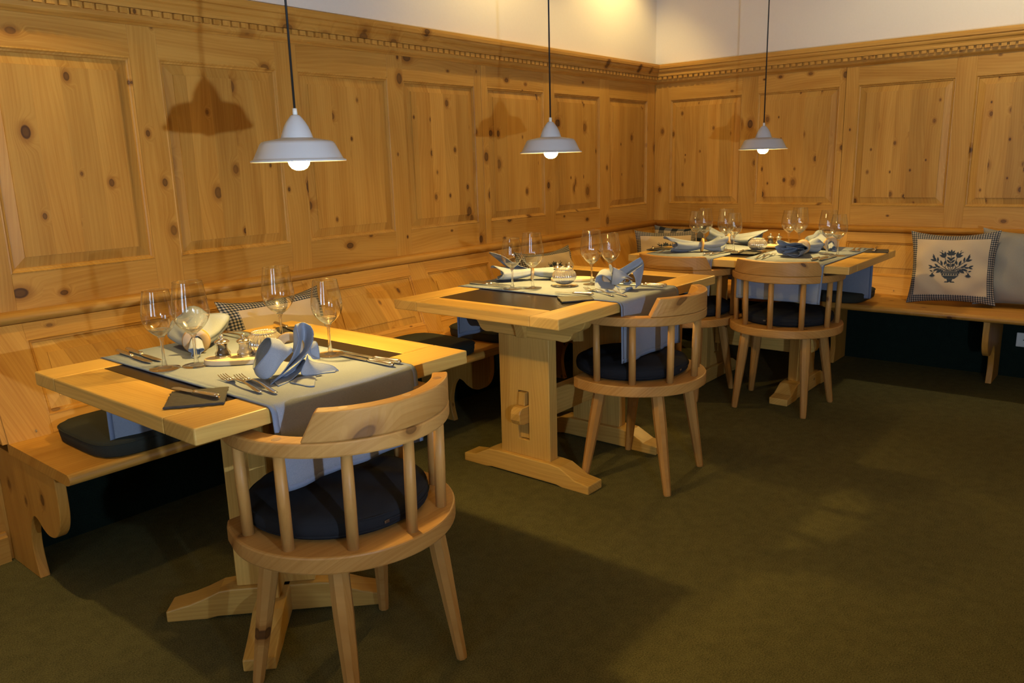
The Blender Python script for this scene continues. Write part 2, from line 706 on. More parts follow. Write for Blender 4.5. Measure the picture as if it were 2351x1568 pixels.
# ------------------------------------------------------------------ room shell
X0, Y0, ZC = -8.0, -6.5, 2.60
MB().box(X0, 0.12, Y0, 0.12, -0.06, 0.0).build('floor', CARPET)['kind'] = 'structure'
MB().box(X0, 0.12, Y0, 0.12, ZC, ZC + 0.06).build('ceiling', PINE['x'])['kind'] = 'structure'
MB().box(X0, 0.12, Y0 - 0.08, Y0, 0.0, ZC).build('wall_side', PINE['z'])['kind'] = 'structure'
wb = MB()                                             # wall behind the camera, with two window openings
ys = [Y0]
for wy in sorted(WIN_Y):
    ys += [wy - 0.48, wy + 0.48]
ys.append(0.12)
for i in range(0, len(ys), 2):
    wb.box(X0 - 0.08, X0, ys[i], ys[i + 1], 0.0, ZC)
for i in range(1, len(ys) - 1, 2):
    wb.box(X0 - 0.08, X0, ys[i], ys[i + 1], 0.0, 0.72)
    wb.box(X0 - 0.08, X0, ys[i], ys[i + 1], 2.38, ZC)
wb.build('wall_back', PINE['z'])['kind'] = 'structure'
for i, wy in enumerate(WIN_Y):
    win = structure('window_%d' % (i + 1))
    fr = MB()
    for a, b_ in ((-0.48, -0.42), (0.42, 0.48), (-0.02, 0.02)):
        fr.box(X0 - 0.07, X0 - 0.01, wy + a, wy + b_, 0.72, 2.38)
    for a, b_ in ((0.72, 0.78), (2.32, 2.38), (1.72, 1.76)):
        fr.box(X0 - 0.068, X0 - 0.012, wy - 0.42, wy + 0.42, a, b_)
    fr.build('window_frame', PINE['z'], win)
    MB().box(X0 - 0.045, X0 - 0.04, wy - 0.44, wy + 0.44, 0.76, 2.34).build('pane', PANE, win)


class WallMap:
    """maps (s along the wall from the corner, d out of the wall, z) to the world"""

    def __init__(self, left):
        self.left = left

    def __call__(self, s, d, z):
        return (-s, -d, z) if self.left else (-d, -s, z)


def wprism(mp, prof, s0, s1, smooth=False):
    """profile (d, z) extruded along the wall"""
    mb = MB()
    n = len(prof)
    vs = [mp(s0, d, z) for d, z in prof] + [mp(s1, d, z) for d, z in prof]
    fs = [tuple(range(n)), tuple(range(2 * n - 1, n - 1, -1))]
    mb.add(vs, fs)
    mb.f += [(i, (i + 1) % n, n + (i + 1) % n, n + i) for i in range(n)]
    mb.smooth += [smooth] * n
    return mb


def wbox(mp, s0, s1, d0, d1, z0, z1, mb=None):
    mb = mb or MB()
    a, b_ = mp(s0, d0, z0), mp(s1, d1, z1)
    return mb.box(min(a[0], b_[0]), max(a[0], b_[0]), min(a[1], b_[1]), max(a[1], b_[1]), z0, z1)


ZT, ZB = 1.665, 0.953            # panel openings
ZCORN, ZLEDGE = 1.772, 0.833


def frame_strip(mp, s0, s1, z0, z1, prof, place):
    """mitred moulding round a rectangle. prof: list of (inset, d). place(s, d, z) -> world"""
    n = len(prof)
    corners = [(s0, z0, 1, 1), (s1, z0, -1, 1), (s1, z1, -1, -1), (s0, z1, 1, -1)]
    vs, fs = [], []
    for (s, z, ds, dz) in corners:
        for (ins, d) in prof:
            vs.append(place(s + ds * ins, d, z + dz * ins))
    for k in range(4):
        k2 = (k + 1) % 4
        for i in range(n - 1):
            fs.append((k * n + i, k * n + i + 1, k2 * n + i + 1, k2 * n + i))
    return MB().add(vs, fs)


def raised_panel(place, s0, s1, z0, z1, back=0.0):
    """raised and fielded panel: bevelled margin, small step, flat field"""
    m = 0.05
    rings = [(0.0, -0.020), (0.0, -0.014), (m, -0.0065), (m + 0.0005, -0.0025)]
    vs, fs = [], []
    for (ins, d) in rings:
        vs += [place(s0 + ins, d + back, z0 + ins), place(s1 - ins, d + back, z0 + ins),
               place(s1 - ins, d + back, z1 - ins), place(s0 + ins, d + back, z1 - ins)]
    for r_ in range(len(rings) - 1):
        for k in range(4):
            k2 = (k + 1) % 4
            fs.append((r_ * 4 + k, r_ * 4 + k2, r_ * 4 + 4 + k2, r_ * 4 + 4 + k))
    n = (len(rings) - 1) * 4
    fs.append((n, n + 1, n + 2, n + 3))
    return MB().add(vs, fs)


MOULD = [(-0.001, 0.0002), (0.003, 0.0012), (0.0055, -0.001), (0.0075, -0.0045), (0.0105, -0.0052), (0.0135, -0.0065), (0.016, -0.0135)]


def wainscot(side, openings, length, panel_mat, seams):
    mp = WallMap(side == 'left')
    W = structure('wall_' + side)
    ax = 'x' if side == 'left' else 'y'
    wbox(mp, -0.12, length, -0.12, -0.02, 0.0, ZC).build('plaster', PLASTER, W)
    wbox(mp, -0.02, length, -0.02, 0.004, 1.86, ZC).build('upper_plaster', PLASTER, W)
    # stiles
    edges = [0.0]
    for a, b_ in openings:
        edges += [a, b_]
    edges.append(length)
    for i in range(0, len(edges), 2):
        a, b_ = edges[i], edges[i + 1]
        cut = [s for s in seams if a < s < b_]
        parts = [(a, b_)] if not cut else [(a, cut[0] - 0.0012), (cut[0] + 0.0012, b_)]
        for (p, q) in parts:
            wbox(mp, p, q, -0.02, 0.0, 0.80, ZCORN + 0.02).build('stile', PINE['z'], W, bevel=0.0008, seg=1)
    for (a, b_) in openings:
        wbox(mp, a, b_, -0.02, -0.0005, ZT, ZCORN + 0.02).build('top_rail', PINE[ax], W, bevel=0.0008, seg=1)
        wbox(mp, a, b_, -0.02, -0.0005, 0.80, ZB).build('bottom_rail', PINE[ax], W, bevel=0.0008, seg=1)
        raised_panel(mp, a, b_, ZB, ZT).build('panel', panel_mat, W)
        frame_strip(mp, a, b_, ZB, ZT, MOULD, mp).build('panel_moulding', PINE['z'], W)
    # cornice: bed mould, dentil band, crown
    bed = [(-0.02, ZCORN), (0.004, ZCORN), (0.010, ZCORN + 0.006), (0.018, ZCORN + 0.010), (0.024, ZCORN + 0.016), (0.026, 1.801), (-0.02, 1.801)]
    wprism(mp, bed, 0.0, length).build('bed_moulding', PINE[ax], W)
    band = [(-0.02, 1.801), (0.028, 1.801), (0.028, 1.822), (-0.02, 1.822)]
    wprism(mp, band, 0.0, length).build('dentil_band', PINE[ax], W)
    crown = [(-0.02, 1.822), (0.044, 1.822), (0.046, 1.830), (0.046, 1.838), (0.050, 1.846), (0.058, 1.852), (0.062, 1.860), (0.062, 1.868),
             (0.070, 1.872), (0.072, 1.885), (0.070, 1.898), (-0.02, 1.898)]
    wprism(mp, crown, 0.0, length).build('cornice', PINE[ax], W)
    nd = int((length - 0.06) / 0.0388)
    proto = None
    for k in range(min(nd, 118)):
        s = 0.045 + k * 0.0388
        if proto is None:
            mbd = MB()
            prof = [(0.0275, 1.8025), (0.041, 1.8025), (0.041, 1.8205), (0.0275, 1.8205)]
            # block with a small notch cut in its lower edge
            vs = []
            for ss in (0.0, 0.026):
                vs += [mp(ss, d, z) for d, z in prof]
            mbd.add(vs, [(0, 1, 2, 3), (7, 6, 5, 4), (0, 4, 5, 1), (1, 5, 6, 2), (2, 6, 7, 3), (3, 7, 4, 0)])
            proto = mbd.build('dentil', PINE['z'], W)
            o = proto
        else:
            o = proto.copy()
            COL.objects.link(o)
        o.location = mp(s, 0, 0)
    # chair-rail ledge
    led = [(-0.02, 0.797), (0.040, 0.797), (0.050, 0.801), (0.056, 0.809), (0.057, 0.818), (0.052, 0.827), (0.042, 0.832), (0.010, 0.834), (-0.02, 0.834)]
    wprism(mp, led, 0.0, 4.335 if side == 'left' else length, smooth=True).build('ledge', BENCHW[ax], W)
    # dark felt below the benches
    return W


LEFT_OPEN = [(0.105, 0.60), (0.713, 1.207), (1.308, 1.812), (1.912, 2.42), (2.518, 3.02), (3.124, 3.62), (3.723, 4.205), (4.31, 4.80), (4.91, 5.41), (5.51, 6.01)]
RIGHT_OPEN = [(0.120, 0.645), (0.750, 1.265), (1.373, 1.893), (1.992, 2.51), (2.62, 3.12), (3.22, 3.72)]
WL = wainscot('left', LEFT_OPEN, 7.98, PANEL, [1.858])
WR = wainscot('right', RIGHT_OPEN, 6.48, PANEL_R, [1.30])
mpl, mpr = WallMap(True), WallMap(False)
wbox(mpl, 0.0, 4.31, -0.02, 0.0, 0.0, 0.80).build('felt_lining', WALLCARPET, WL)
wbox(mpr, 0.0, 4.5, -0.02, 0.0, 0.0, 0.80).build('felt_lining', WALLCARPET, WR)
# plain boards of the lower wall beyond the bench end
for k in range(9):
    wbox(mpl, 4.312 + k * 0.14, 4.312 + (k + 1) * 0.14 - 0.002, -0.02, 0.0, 0.0, 0.80).build('wall_board', PINE['z'], WL, bevel=0.001, seg=1)
wbox(mpl, 4.352, 7.9, -0.02, 0.057, 0.80, 0.834).build('ledge', BENCHW['x'], WL, bevel=0.012, seg=3)
bb = wprism(mpl, [(0.0005, 0.0005), (0.020, 0.0005), (0.020, 0.088), (0.012, 0.094), (0.010, 0.102), (0.0005, 0.104)], 4.352, 7.9)
bb.build('baseboard_left', PINE['x'])['kind'] = 'structure'

# ------------------------------------------------------------------ benches
SEAT = 0.445
SLOPE = 0.357


def bench(side, s0, s1, panels, zlo, supports, label, seat_end, back0=0.06):
    left = side == 'left'
    mp = WallMap(left)
    ax = 'x' if left else 'y'
    B = thing('corner_bench', label, 'bench', mp((s0 + s1) / 2, 0.25, 0))
    ox, oy = B.location.x, B.location.y
    inv = (-ox, -oy, 0)

    def put(o):
        o.location = inv
        return o

    def back(s, d, z):
        return mp(s, 0.040 + (0.797 - z) * SLOPE + d, z)
    # seat board with rounded nose
    t = 0.036
    prof = [(0.15, SEAT - t), (0.585, SEAT - t), (0.600, SEAT - t + 0.004), (0.611, SEAT - t + 0.012), (0.614, SEAT - 0.018),
            (0.611, SEAT - 0.008), (0.602, SEAT - 0.001), (0.592, SEAT), (0.15, SEAT)]
    mb = MB()
    n = len(prof)
    c0, c1 = seat_end
    vs = [mp(s0 + c0 * d, d, z) for d, z in prof] + [mp(s1 + c1 * d, d, z) for d, z in prof]
    mb.add(vs, [tuple(range(n)), tuple(range(2 * n - 1, n - 1, -1))])
    mb.f += [(i, (i + 1) % n, n + (i + 1) % n, n + i) for i in range(n)]
    mb.smooth += [2 <= i <= 6 for i in range(n)]
    put(mb.build('seat_board', BENCHW[ax], B))
    # sloping backrest: stiles, rails, raised panels
    zhi = 0.744
    edges = [0.03]
    for a, b_ in panels:
        edges += [a, b_]
    edges.append(s1)

    def slab(sa, sb, za, zb, d0, d1):
        return MB().add([back(sa, d0, za), back(sb, d0, za), back(sb, d0, zb), back(sa, d0, zb),
                         back(sa, d1, za), back(sb, d1, za), back(sb, d1, zb), back(sa, d1, zb)],
                        [(0, 1, 2, 3), (7, 6, 5, 4), (0, 4, 5, 1), (1, 5, 6, 2), (2, 6, 7, 3), (3, 7, 4, 0)])
    for i in range(0, len(edges), 2):
        put(slab(edges[i], edges[i + 1], SEAT - 0.001, 0.796, -0.022, 0.0).build('back_stile', BENCHW['z'], B, bevel=0.001, seg=1))
    for a, b_ in panels:
        put(slab(a, b_, zhi, 0.796, -0.022, -0.0005).build('back_top_rail', BENCHW[ax], B, bevel=0.001, seg=1))
        put(slab(a, b_, SEAT - 0.001, zlo, -0.022, -0.0005).build('back_bottom_rail', BENCHW[ax], B, bevel=0.001, seg=1))
        put(raised_panel(back, a, b_, zlo, zhi).build('back_panel', PANEL, B))
        put(frame_strip(mp, a, b_, zlo, zhi, MOULD, back).build('back_moulding', BENCHW[ax], B))
    # scroll-cut supports
    sp = [(0.004, 0.0), (0.228, 0.0)]
    pts = [(0.228, 0.0), (0.212, 0.06), (0.208, 0.12), (0.228, 0.19), (0.262, 0.226), (0.296, 0.222), (0.325, 0.203),
           (0.365, 0.190), (0.410, 0.196), (0.450, 0.222), (0.474, 0.262), (0.482, 0.315), (0.480, SEAT - t - 0.0005)]
    curve = [(p.x, p.y) for p in cat_rom([(a, b_, 0) for a, b_ in pts], 4)]
    prof = [(0.004, 0.0)] + curve + [(0.004, SEAT - t - 0.0005)]
    for s in supports:
        put(wprism(mp, prof, s - 0.015, s + 0.015).build('support', BENCHW['z'], B, bevel=0.002, seg=1))
    # end cheek that carries the sloping back (the visible outer end)
    if left:
        ch = [(0.004, SEAT - 0.0005), (0.16, SEAT - 0.0005), (0.037, 0.796), (0.004, 0.796)]
        put(wprism(mp, ch, s1 - 0.002, s1 + 0.016).build('end_cheek', BENCHW['z'], B, bevel=0.001, seg=1))
    return B, put, back


LOWP = [(0.70, 1.205), (1.31, 1.81), (1.905, 2.385), (2.492, 3.01), (3.12, 3.62), (3.72, 4.212)]
BL, putL, backL = bench('left', 0.15, 4.345, LOWP, 0.502, (0.70, 1.44, 2.392, 3.36, 4.325),
                        'long pine corner bench along the lamp-shadowed panelled wall, with scroll-cut end', (0.98, 0.0))
RP = [(0.70, 1.27), (1.38, 1.90), (2.0, 2.52), (2.62, 3.12)]
BR, putR, backR = bench('right', 0.15, 3.4, RP, 0.545, (1.385, 2.235, 3.2),
                        'pine corner bench along the other wall, under the vase-print pillow', (0.98, 0.0))


def hook(put, pos, B, out):
    mb = MB()
    p = Vector(pos)
    o = Vector(out)
    ring = []
    for k in range(13):
        a = 2 * PI * k / 12
        ring.append(p + o * (0.007 + 0.004 * math.cos(a)) + Vector((0, 0, 0.004 * math.sin(a))))
    mb.tube(ring, 0.0012, 6, cap=False)
    mb.tube([p - o * 0.002, p + o * 0.004], 0.0015, 6)
    put(mb.build('screw_eye', STEEL, B))


hook(putL, backL(4.262, 0.0, 0.466), BL, (0, -1, 0))
hook(putR, backR(1.697, 0.0, 0.470), BR, (-1, 0, 0))

# socket on the felt under the right bench
sk = thing('wall_socket', 'white double wall socket on the dark felt under the bench', 'socket', (-0.001, -2.42, 0.22))
MB().box(-0.012, 0, -0.10, 0.10, -0.04, 0.04).build('cover_plate', WHITEPLASTIC, sk, bevel=0.004, seg=2)
for yc in (0.055, -0.02):
    for k, (dy, dz) in enumerate(((-0.0095, 0), (0.0095, 0), (0, 0.006))):
        MB().box(-0.0125, -0.0118, yc + dy - 0.0025, yc + dy + 0.0025, dz - 0.0025, dz + 0.0025).build('pin_hole', DARKHOLE, sk)

# ------------------------------------------------------------------ tables
TT = 0.038
ZTOP = 0.75


def trestle_table(label, loc, rz, L=1.19, Wd=0.806, inlay=True):
    """long side along local x; border boards round a dark granite slab; two plank trestles with wedged stretcher"""
    T = thing('trestle_table', label, 'table', loc, rz)
    hx, hy, bw = L / 2, Wd / 2, 0.125
    z0 = ZTOP - TT
    def board(x0, x1, y0, y1, ax):
        MB().box(x0, x1, y0, y1, z0, ZTOP).build('top_board', TABLEW[ax], T, bevel=0.004, seg=2)
    if inlay:
        board(-hx, hx, hy - bw, hy, 'x')
        board(-hx, hx, -hy, -hy + bw, 'x')
        board(-hx, -hx + bw, -hy + bw + 0.0002, hy - bw - 0.0002, 'y')
        board(hx - bw, hx, -hy + bw + 0.0002, hy - bw - 0.0002, 'y')
        MB().box(-hx + bw + 0.0006, hx - bw - 0.0006, -hy + bw + 0.0006, hy - bw - 0.0006, z0 + 0.006, ZTOP - 0.0008).build('granite_slab', STONE, T)
    else:
        n = 6
        wv = Wd / n
        for k in range(n):
            board(-hx, hx, -hy + k * wv + 0.0003, -hy + (k + 1) * wv - 0.0003, 'x')
    # scalloped bearers under the top
    half = [(0.0, 0.588), (0.13, 0.588), (0.165, 0.590), (0.20, 0.588), (0.225, 0.600), (0.245, 0.628), (0.275, 0.640), (0.295, 0.660), (0.31, z0 - 0.0005)]
    hc = [(p.x, p.y) for p in cat_rom([(a, b_, 0) for a, b_ in half], 3)]
    cl = hc + [(-a, b_) for a, b_ in reversed(hc[1:])]
    fh = [(0.0, 0.086), (0.14, 0.086), (0.185, 0.082), (0.225, 0.062), (0.26, 0.044), (0.325, 0.036), (0.325, 0.0), (0.20, 0.0), (0.17, 0.006), (0.0, 0.006)]
    fc = fh + [(-a, b_) for a, b_ in reversed(fh[1:-1])]
    for sx in (-1, 1):
        px = sx * 0.262
        MB().prism(cl, px - 0.025, px + 0.025, 'x').build('bearer', TABLEW['y'], T, bevel=0.003, seg=1)
        MB().prism(fc, px - 0.048, px + 0.048, 'x').build('foot', TABLEW['y'], T, bevel=0.004, seg=2)
        pl = MB()
        y0, y1 = -0.127, 0.127
        # plank with a mortise
        m0, m1, mz0, mz1 = -0.022, 0.032, 0.155, 0.362
        vs = []
        ys_, zs_ = [y0, m0, m1, y1], [0.0855, mz0, mz1, 0.5885]
        for xx in (px - 0.026, px + 0.026):
            for zz_ in zs_:
                for yy in ys_:
                    vs.append((xx, yy, zz_))
        fs = []
        for side, base in ((0, 0), (1, 16)):
            for i in range(3):
                for j in range(3):
                    if i == 1 and j == 1:
                        continue
                    q = (base + i * 4 + j, base + i * 4 + j + 1, base + i * 4 + j + 5, base + i * 4 + j + 4)
                    fs.append(q)
        for i in range(3):
            fs += [(i, i + 1, 17 + i, 16 + i), (12 + i, 13 + i, 29 + i, 28 + i)]
            fs += [(i * 4, i * 4 + 4, i * 4 + 20, i * 4 + 16), (i * 4 + 3, i * 4 + 7, i * 4 + 23, i * 4 + 19)]
        fs += [(5, 6, 22, 21), (9, 10, 26, 25), (5, 9, 25, 21), (6, 10, 26, 22)]
        pl.add(vs, fs)
        pl.build('plank_leg', TABLEW['z'], T, bevel=0.002, seg=1)
        # curved brace from the plank up to the top
        br = [(0.0, 0.585), (0.0, z0 - 0.0005), (0.15, z0 - 0.0005)]
        arc = [(0.135 - 0.1 * math.sin(k / 8 * PI / 2) - 0.02 * k / 8, z0 - 0.0005 - (1 - math.cos(k / 8 * PI / 2)) * 0.126) for k in range(1, 9)]
        arc = [(max(a, 0.004), max(b_, 0.586)) for a, b_ in arc]
        pr = [(sx * (0.262 + 0.026 + a), b_) for a, b_ in br[1:] + arc + br[:1]]
        MB().prism(pr, -0.022, 0.022, 'y').build('brace', TABLEW['x'], T, bevel=0.002, seg=1)
        # through tenon, the wedge above it and the filler below
        MB().prism([(px - sx * 0.020, 0.228), (px + sx * 0.060, 0.228), (px + sx * 0.074, 0.236), (px + sx * 0.082, 0.252), (px + sx * 0.082, 0.278),
                    (px + sx * 0.076, 0.292), (px + sx * 0.064, 0.302), (px - sx * 0.020, 0.304)], -0.019, 0.029, 'y').build('tenon', TABLEW['x'], T, bevel=0.003, seg=1)
        MB().prism([(px - sx * 0.020, 0.3045), (px + sx * 0.040, 0.3045), (px + sx * 0.036, 0.358), (px - sx * 0.020, 0.358)], -0.012, 0.022, 'y').build('wedge', TABLEW['z'], T, bevel=0.002, seg=1)
        MB().prism([(px - sx * 0.020, 0.2275), (px + sx * 0.016, 0.2275), (px + sx * 0.016, 0.160), (px - sx * 0.020, 0.160)], -0.0205, 0.0305, 'y').build('mortise_filler', TABLEW['z'], T)
    MB().box(-0.2355, 0.2355, -0.019, 0.029, 0.215, 0.330).build('stretcher', TABLEW['x'], T, bevel=0.003, seg=1)
    return T


def cross_table(label, loc, half=0.4125):
    T = thing('pedestal_table', label, 'table', loc)
    bw, z0 = 0.128, ZTOP - TT
    h = half

    def board(x0, x1, y0, y1, ax):
        MB().box(x0, x1, y0, y1, z0, ZTOP).build('top_board', TABLEW[ax], T, bevel=0.004, seg=2)
    board(-h, h, -h, -h + bw, 'x')
    board(-h, h, h - bw, h, 'x')
    board(-h, -h + bw, -h + bw + 0.0002, h - bw - 0.0002, 'y')
    board(h - bw, h, -h + bw + 0.0002, h - bw - 0.0002, 'y')
    MB().box(-h + bw + 0.0006, h - bw - 0.0006, -h + bw + 0.0006, h - bw - 0.0006, z0 + 0.006, ZTOP - 0.0008).build('granite_slab', STONE, T)
    fh = [(0.0, 0.088), (0.125, 0.088), (0.16, 0.084), (0.205, 0.064), (0.245, 0.050), (0.312, 0.034), (0.312, 0.0), (0.20, 0.0), (0.17, 0.006), (0.0, 0.006)]
    fc = fh + [(-a, b_) for a, b_ in reversed(fh[1:-1])]
    for ang in (-44.1, 45.9):
        rot = (0, 0, R(ang))
        MB().prism(fc, -0.042, 0.042, 'y').build('foot', TABLEW['x'], T, bevel=0.004, seg=2, rot=rot)
        MB().box(-0.112, 0.112, -0.024, 0.024, 0.087, 0.640).build('plank_leg', TABLEW['z'], T, bevel=0.003, seg=1, rot=rot)
        MB().prism([(-0.30, z0 - 0.0005), (-0.30, 0.69), (-0.16, 0.64), (0.16, 0.64), (0.30, 0.69), (0.30, z0 - 0.0005)], -0.024, 0.024, 'y').build('bearer', TABLEW['x'], T, bevel=0.003, seg=1, rot=rot)
    return T


T1C, T2C, T3C = (-3.965, -0.992), (-2.465, -0.963), (-0.929, -1.184)
cross_table('square pale wood table on a cross foot, nearest of the three', (*T1C, 0))
trestle_table('trestle table with broad plank leg and bare dark granite inlay, in the middle', (*T2C, 0), 0)
trestle_table('trestle table set for four in the corner under the farthest lamp', (*T3C, 0), PI / 2)

# ------------------------------------------------------------------ chairs
CHAIR_ANG = [-103, -69, -34.5, 0, 34.5, 69, 103]


def arc_solid(a0, a1, ri, ro, z0, z1, n, taper=0.0, rtop=0.0):
    """curved bar round the local origin; angle 0 points to the chair's back (-y); ends slope inwards by taper degrees at the top"""
    rows = []
    for k in range(n + 1):
        f = k / n
        lo = a0 + (a1 - a0) * f
        hi = (a0 + taper) + (a1 - a0 - 2 * taper) * f

        def P(r, a, z):
            return (r * math.sin(R(a)), -r * math.cos(R(a)), z)
        rows.append([P(ri, lo, z0), P(ro, lo, z0), P(ro, hi, z1), P(ri + rtop, hi, z1)])
    mb = MB()
    mb.grid(rows, smooth=False, closed=True)
    m = 4 * n
    mb.f += [(0, 1, 2, 3), (m + 3, m + 2, m + 1, m)]
    mb.smooth += [False, False]
    return mb


def make_chair(label, loc, rz):
    Ch = thing('spindle_armchair', label, 'chair', loc, rz, 'spindle chairs round the tables')
    # D-shaped seat
    out = []
    for k in range(41):
        a = -106 + 212 * k / 40
        out.append((0.276 * math.sin(R(a)), -0.276 * math.cos(R(a))))
    out += [(0.245, 0.135), (0.225, 0.165), (-0.225, 0.165), (-0.245, 0.135)]
    MB().prism(out, 0.398, 0.440, 'z', smooth=False).build('seat', CHAIRW['x'], Ch, bevel=0.005, seg=2)
    # bow and crest
    arc_solid(-110, 110, 0.222, 0.272, 0.665, 0.700, 44).build('arm_bow', CHAIRW['x'], Ch, bevel=0.005, seg=2)
    arc_solid(-55, 55, 0.226, 0.2715, 0.7003, 0.768, 26, taper=7.5, rtop=0.008).build('crest_rail', CHAIRW['x'], Ch, bevel=0.004, seg=2)
    for a in CHAIR_ANG:
        s, c = math.sin(R(a)), -math.cos(R(a))
        MB().tube([(0.244 * s, 0.244 * c, 0.4395), (0.246 * s, 0.246 * c, 0.55), (0.248 * s, 0.248 * c, 0.6655)], [0.0135, 0.0138, 0.0125], 14).build('spindle', CHAIRW['z'], Ch)
        zt = 0.7684 if abs(a) < 45 else 0.7004
        rr = 0.250
        MB().prism([(rr * s + 0.0115 * math.cos(k / 8 * PI), rr * c + 0.0095 * math.sin(k / 8 * PI)) for k in range(16)], zt - 0.0022, zt, 'z').build(
            'dowel_end', PLUG if abs(a) == 69 or a == 34.5 else PLUGP, Ch)
    # splayed octagonal legs, thicker towards the knee
    for (tx, ty, bx, by) in ((-0.150, -0.155, -0.175, -0.214), (0.150, -0.155, 0.175, -0.214), (-0.165, 0.075, -0.210, 0.131), (0.165, 0.075, 0.210, 0.131)):
        top, bot = Vector((tx, ty, 0.3985)), Vector((bx, by, 0.0))
        d = bot - top
        MB().tube([top, top + d * 0.30, top + d * 0.985, bot], [0.0245, 0.0245, 0.0150, 0.0135], 8, smooth=False, phase=PI / 8).build('leg', CHAIRW['z'], Ch)
    return Ch


CH = [(-4.000, -1.383, 0), (-2.447, -1.303, R(6)), (-1.188, -1.44, R(-87)), (-1.216, -0.902, R(-92))]
ch0 = make_chair('pale spindle chair at the nearest table, its crest rail low in the foreground', (CH[0][0], CH[0][1], 0), CH[0][2])
chairs = [ch0]
for (x, y, a), lab in zip(CH[1:], ('pale spindle chair drawn up to the middle table, cushion zip to the front',
                                   'spindle chair with dark knots on its crest rail, at the corner table',
                                   'spindle chair at the corner table nearest the long bench, partly hidden by the middle table')):
    chairs.append(dup(ch0, (x, y, 0), a, lab))


def make_cushion(label, x, y, a):
    Cu = thing('seat_cushion', label, 'cushion', (x, y, 0.4405), a, 'navy cushions on the spindle chairs')
    prof = [(0.0, 0.0), (0.185, 0.0), (0.209, 0.005), (0.222, 0.016), (0.225, 0.029), (0.221, 0.043), (0.204, 0.055), (0.16, 0.065), (0.09, 0.071), (0.0, 0.073)]
    sub = [(p.x, p.y) for p in cat_rom([(a_, b_, 0) for a_, b_ in prof], 3)]
    mb = MB().lathe(sub, 64)
    mb.v = [(v[0], v[1] * (1.0 if v[1] < 0 else 1.0) + 0.020, v[2] * (1 + 0.05 * math.sin(5 * v[0] * 9 + 3 * v[1] * 8))) for v in mb.v]
    mb.build('cover', CUSH, Cu)
    for z, nm in ((0.014, 'lower_piping'), (0.043, 'upper_piping')):
        r_ = 0.2205 if z < 0.03 else 0.2195
        path = [(r_ * math.cos(2 * PI * k / 64), r_ * math.sin(2 * PI * k / 64) + 0.020, z) for k in range(65)]
        MB().tube(path, 0.0028, 6, cap=False).build(nm, CUSH, Cu)
    path = [(0.2262 * math.sin(R(t_)), -0.2262 * math.cos(R(t_)) + 0.020, 0.030) for t_ in range(-10, 50, 4)]
    MB().tube(path, [(0.0012, 0.003)] * len(path), 6).build('zip', CUSH, Cu)
    px, py = path[0][0], path[0][1] - 0.002
    MB().box(px - 0.008, px + 0.006, py - 0.0015, py + 0.0015, 0.024, 0.031).build('zip_pull', ZIPM, Cu, bevel=0.001, seg=1)
    return Cu


cu0 = make_cushion('round navy seat cushion on the nearest spindle chair', CH[0][0], CH[0][1], CH[0][2])
for (x, y, a), lab in zip(CH[1:], ('round navy seat cushion with silver zip pull, on the chair of the middle table',
                                   'round navy seat cushion on the chair with the knotty crest rail',
                                   'round navy seat cushion on the half-hidden chair of the corner table')):
    dup(cu0, (x, y, 0.4405), a, lab)

# ------------------------------------------------------------------ pendant lamps


def make_lamp(label, loc):
    Lm = thing('pendant_lamp', label, 'lamp', loc, 0, 'pendant lamps over the tables')
    # z = 0 at the rim of the shade
    outer = [(0.126, 0.0), (0.1265, 0.003), (0.124, 0.0052), (0.1195, 0.006), (0.117, 0.010), (0.099, 0.046), (0.094, 0.0515), (0.087, 0.054), (0.043, 0.062)]
    inner = [(0.0415, 0.0605), (0.0855, 0.0525), (0.0925, 0.050), (0.0975, 0.045), (0.1155, 0.009), (0.1245, 0.0003)]
    MB().lathe(outer, 64).build('shade', SHADE, Lm, recalc=False)
    MB().lathe(inner + [(0.126, 0.0)], 64).build('shade_lining', SHADE_IN, Lm, recalc=False)
    dome = [(0.0425, 0.0612), (0.0418, 0.0645), (0.0402, 0.0700), (0.0372, 0.0785), (0.0320, 0.0915), (0.0258, 0.1025), (0.0190, 0.1120), (0.0130, 0.1190), (0.0100, 0.1215), (0.0, 0.1220)]
    MB().lathe(dome, 48).build('lampholder_dome', SHADE, Lm)
    MB().lathe([(0.0, 0.0575), (0.0418, 0.0605)], 32).build('socket_plate', SHADE_IN, Lm)
    MB().lathe([(0.0, 0.1215), (0.0064, 0.1215), (0.0060, 0.1385), (0.0, 0.1385)], 20).build('cord_grip', WHITEPLASTIC, Lm)
    MB().tube([(0, 0, 0.138), (0, 0, 2.5995 - loc[2])], 0.0032, 10).build('cord', CABLE, Lm)
    bulb = [(0.0, -0.023), (0.010, -0.0222), (0.020, -0.0175), (0.0265, -0.009), (0.0295, 0.002), (0.0285, 0.014), (0.022, 0.028), (0.015, 0.042), (0.0135, 0.0575)]
    MB().lathe(bulb, 32).build('bulb', BULB, Lm)
    return Lm


LAMPS = [(-3.814, -1.057, 1.282), (-2.488, -0.921, 1.300), (-0.931, -1.178, 1.299)]
for q, lab in zip(LAMPS, ('grey-white enamel pendant lamp hanging over the square table',
                          'grey-white enamel pendant lamp hanging over the middle trestle table',
                          'grey-white enamel pendant lamp hanging over the corner table set for four')):
    make_lamp(lab, q)
    pendant_glow(q)

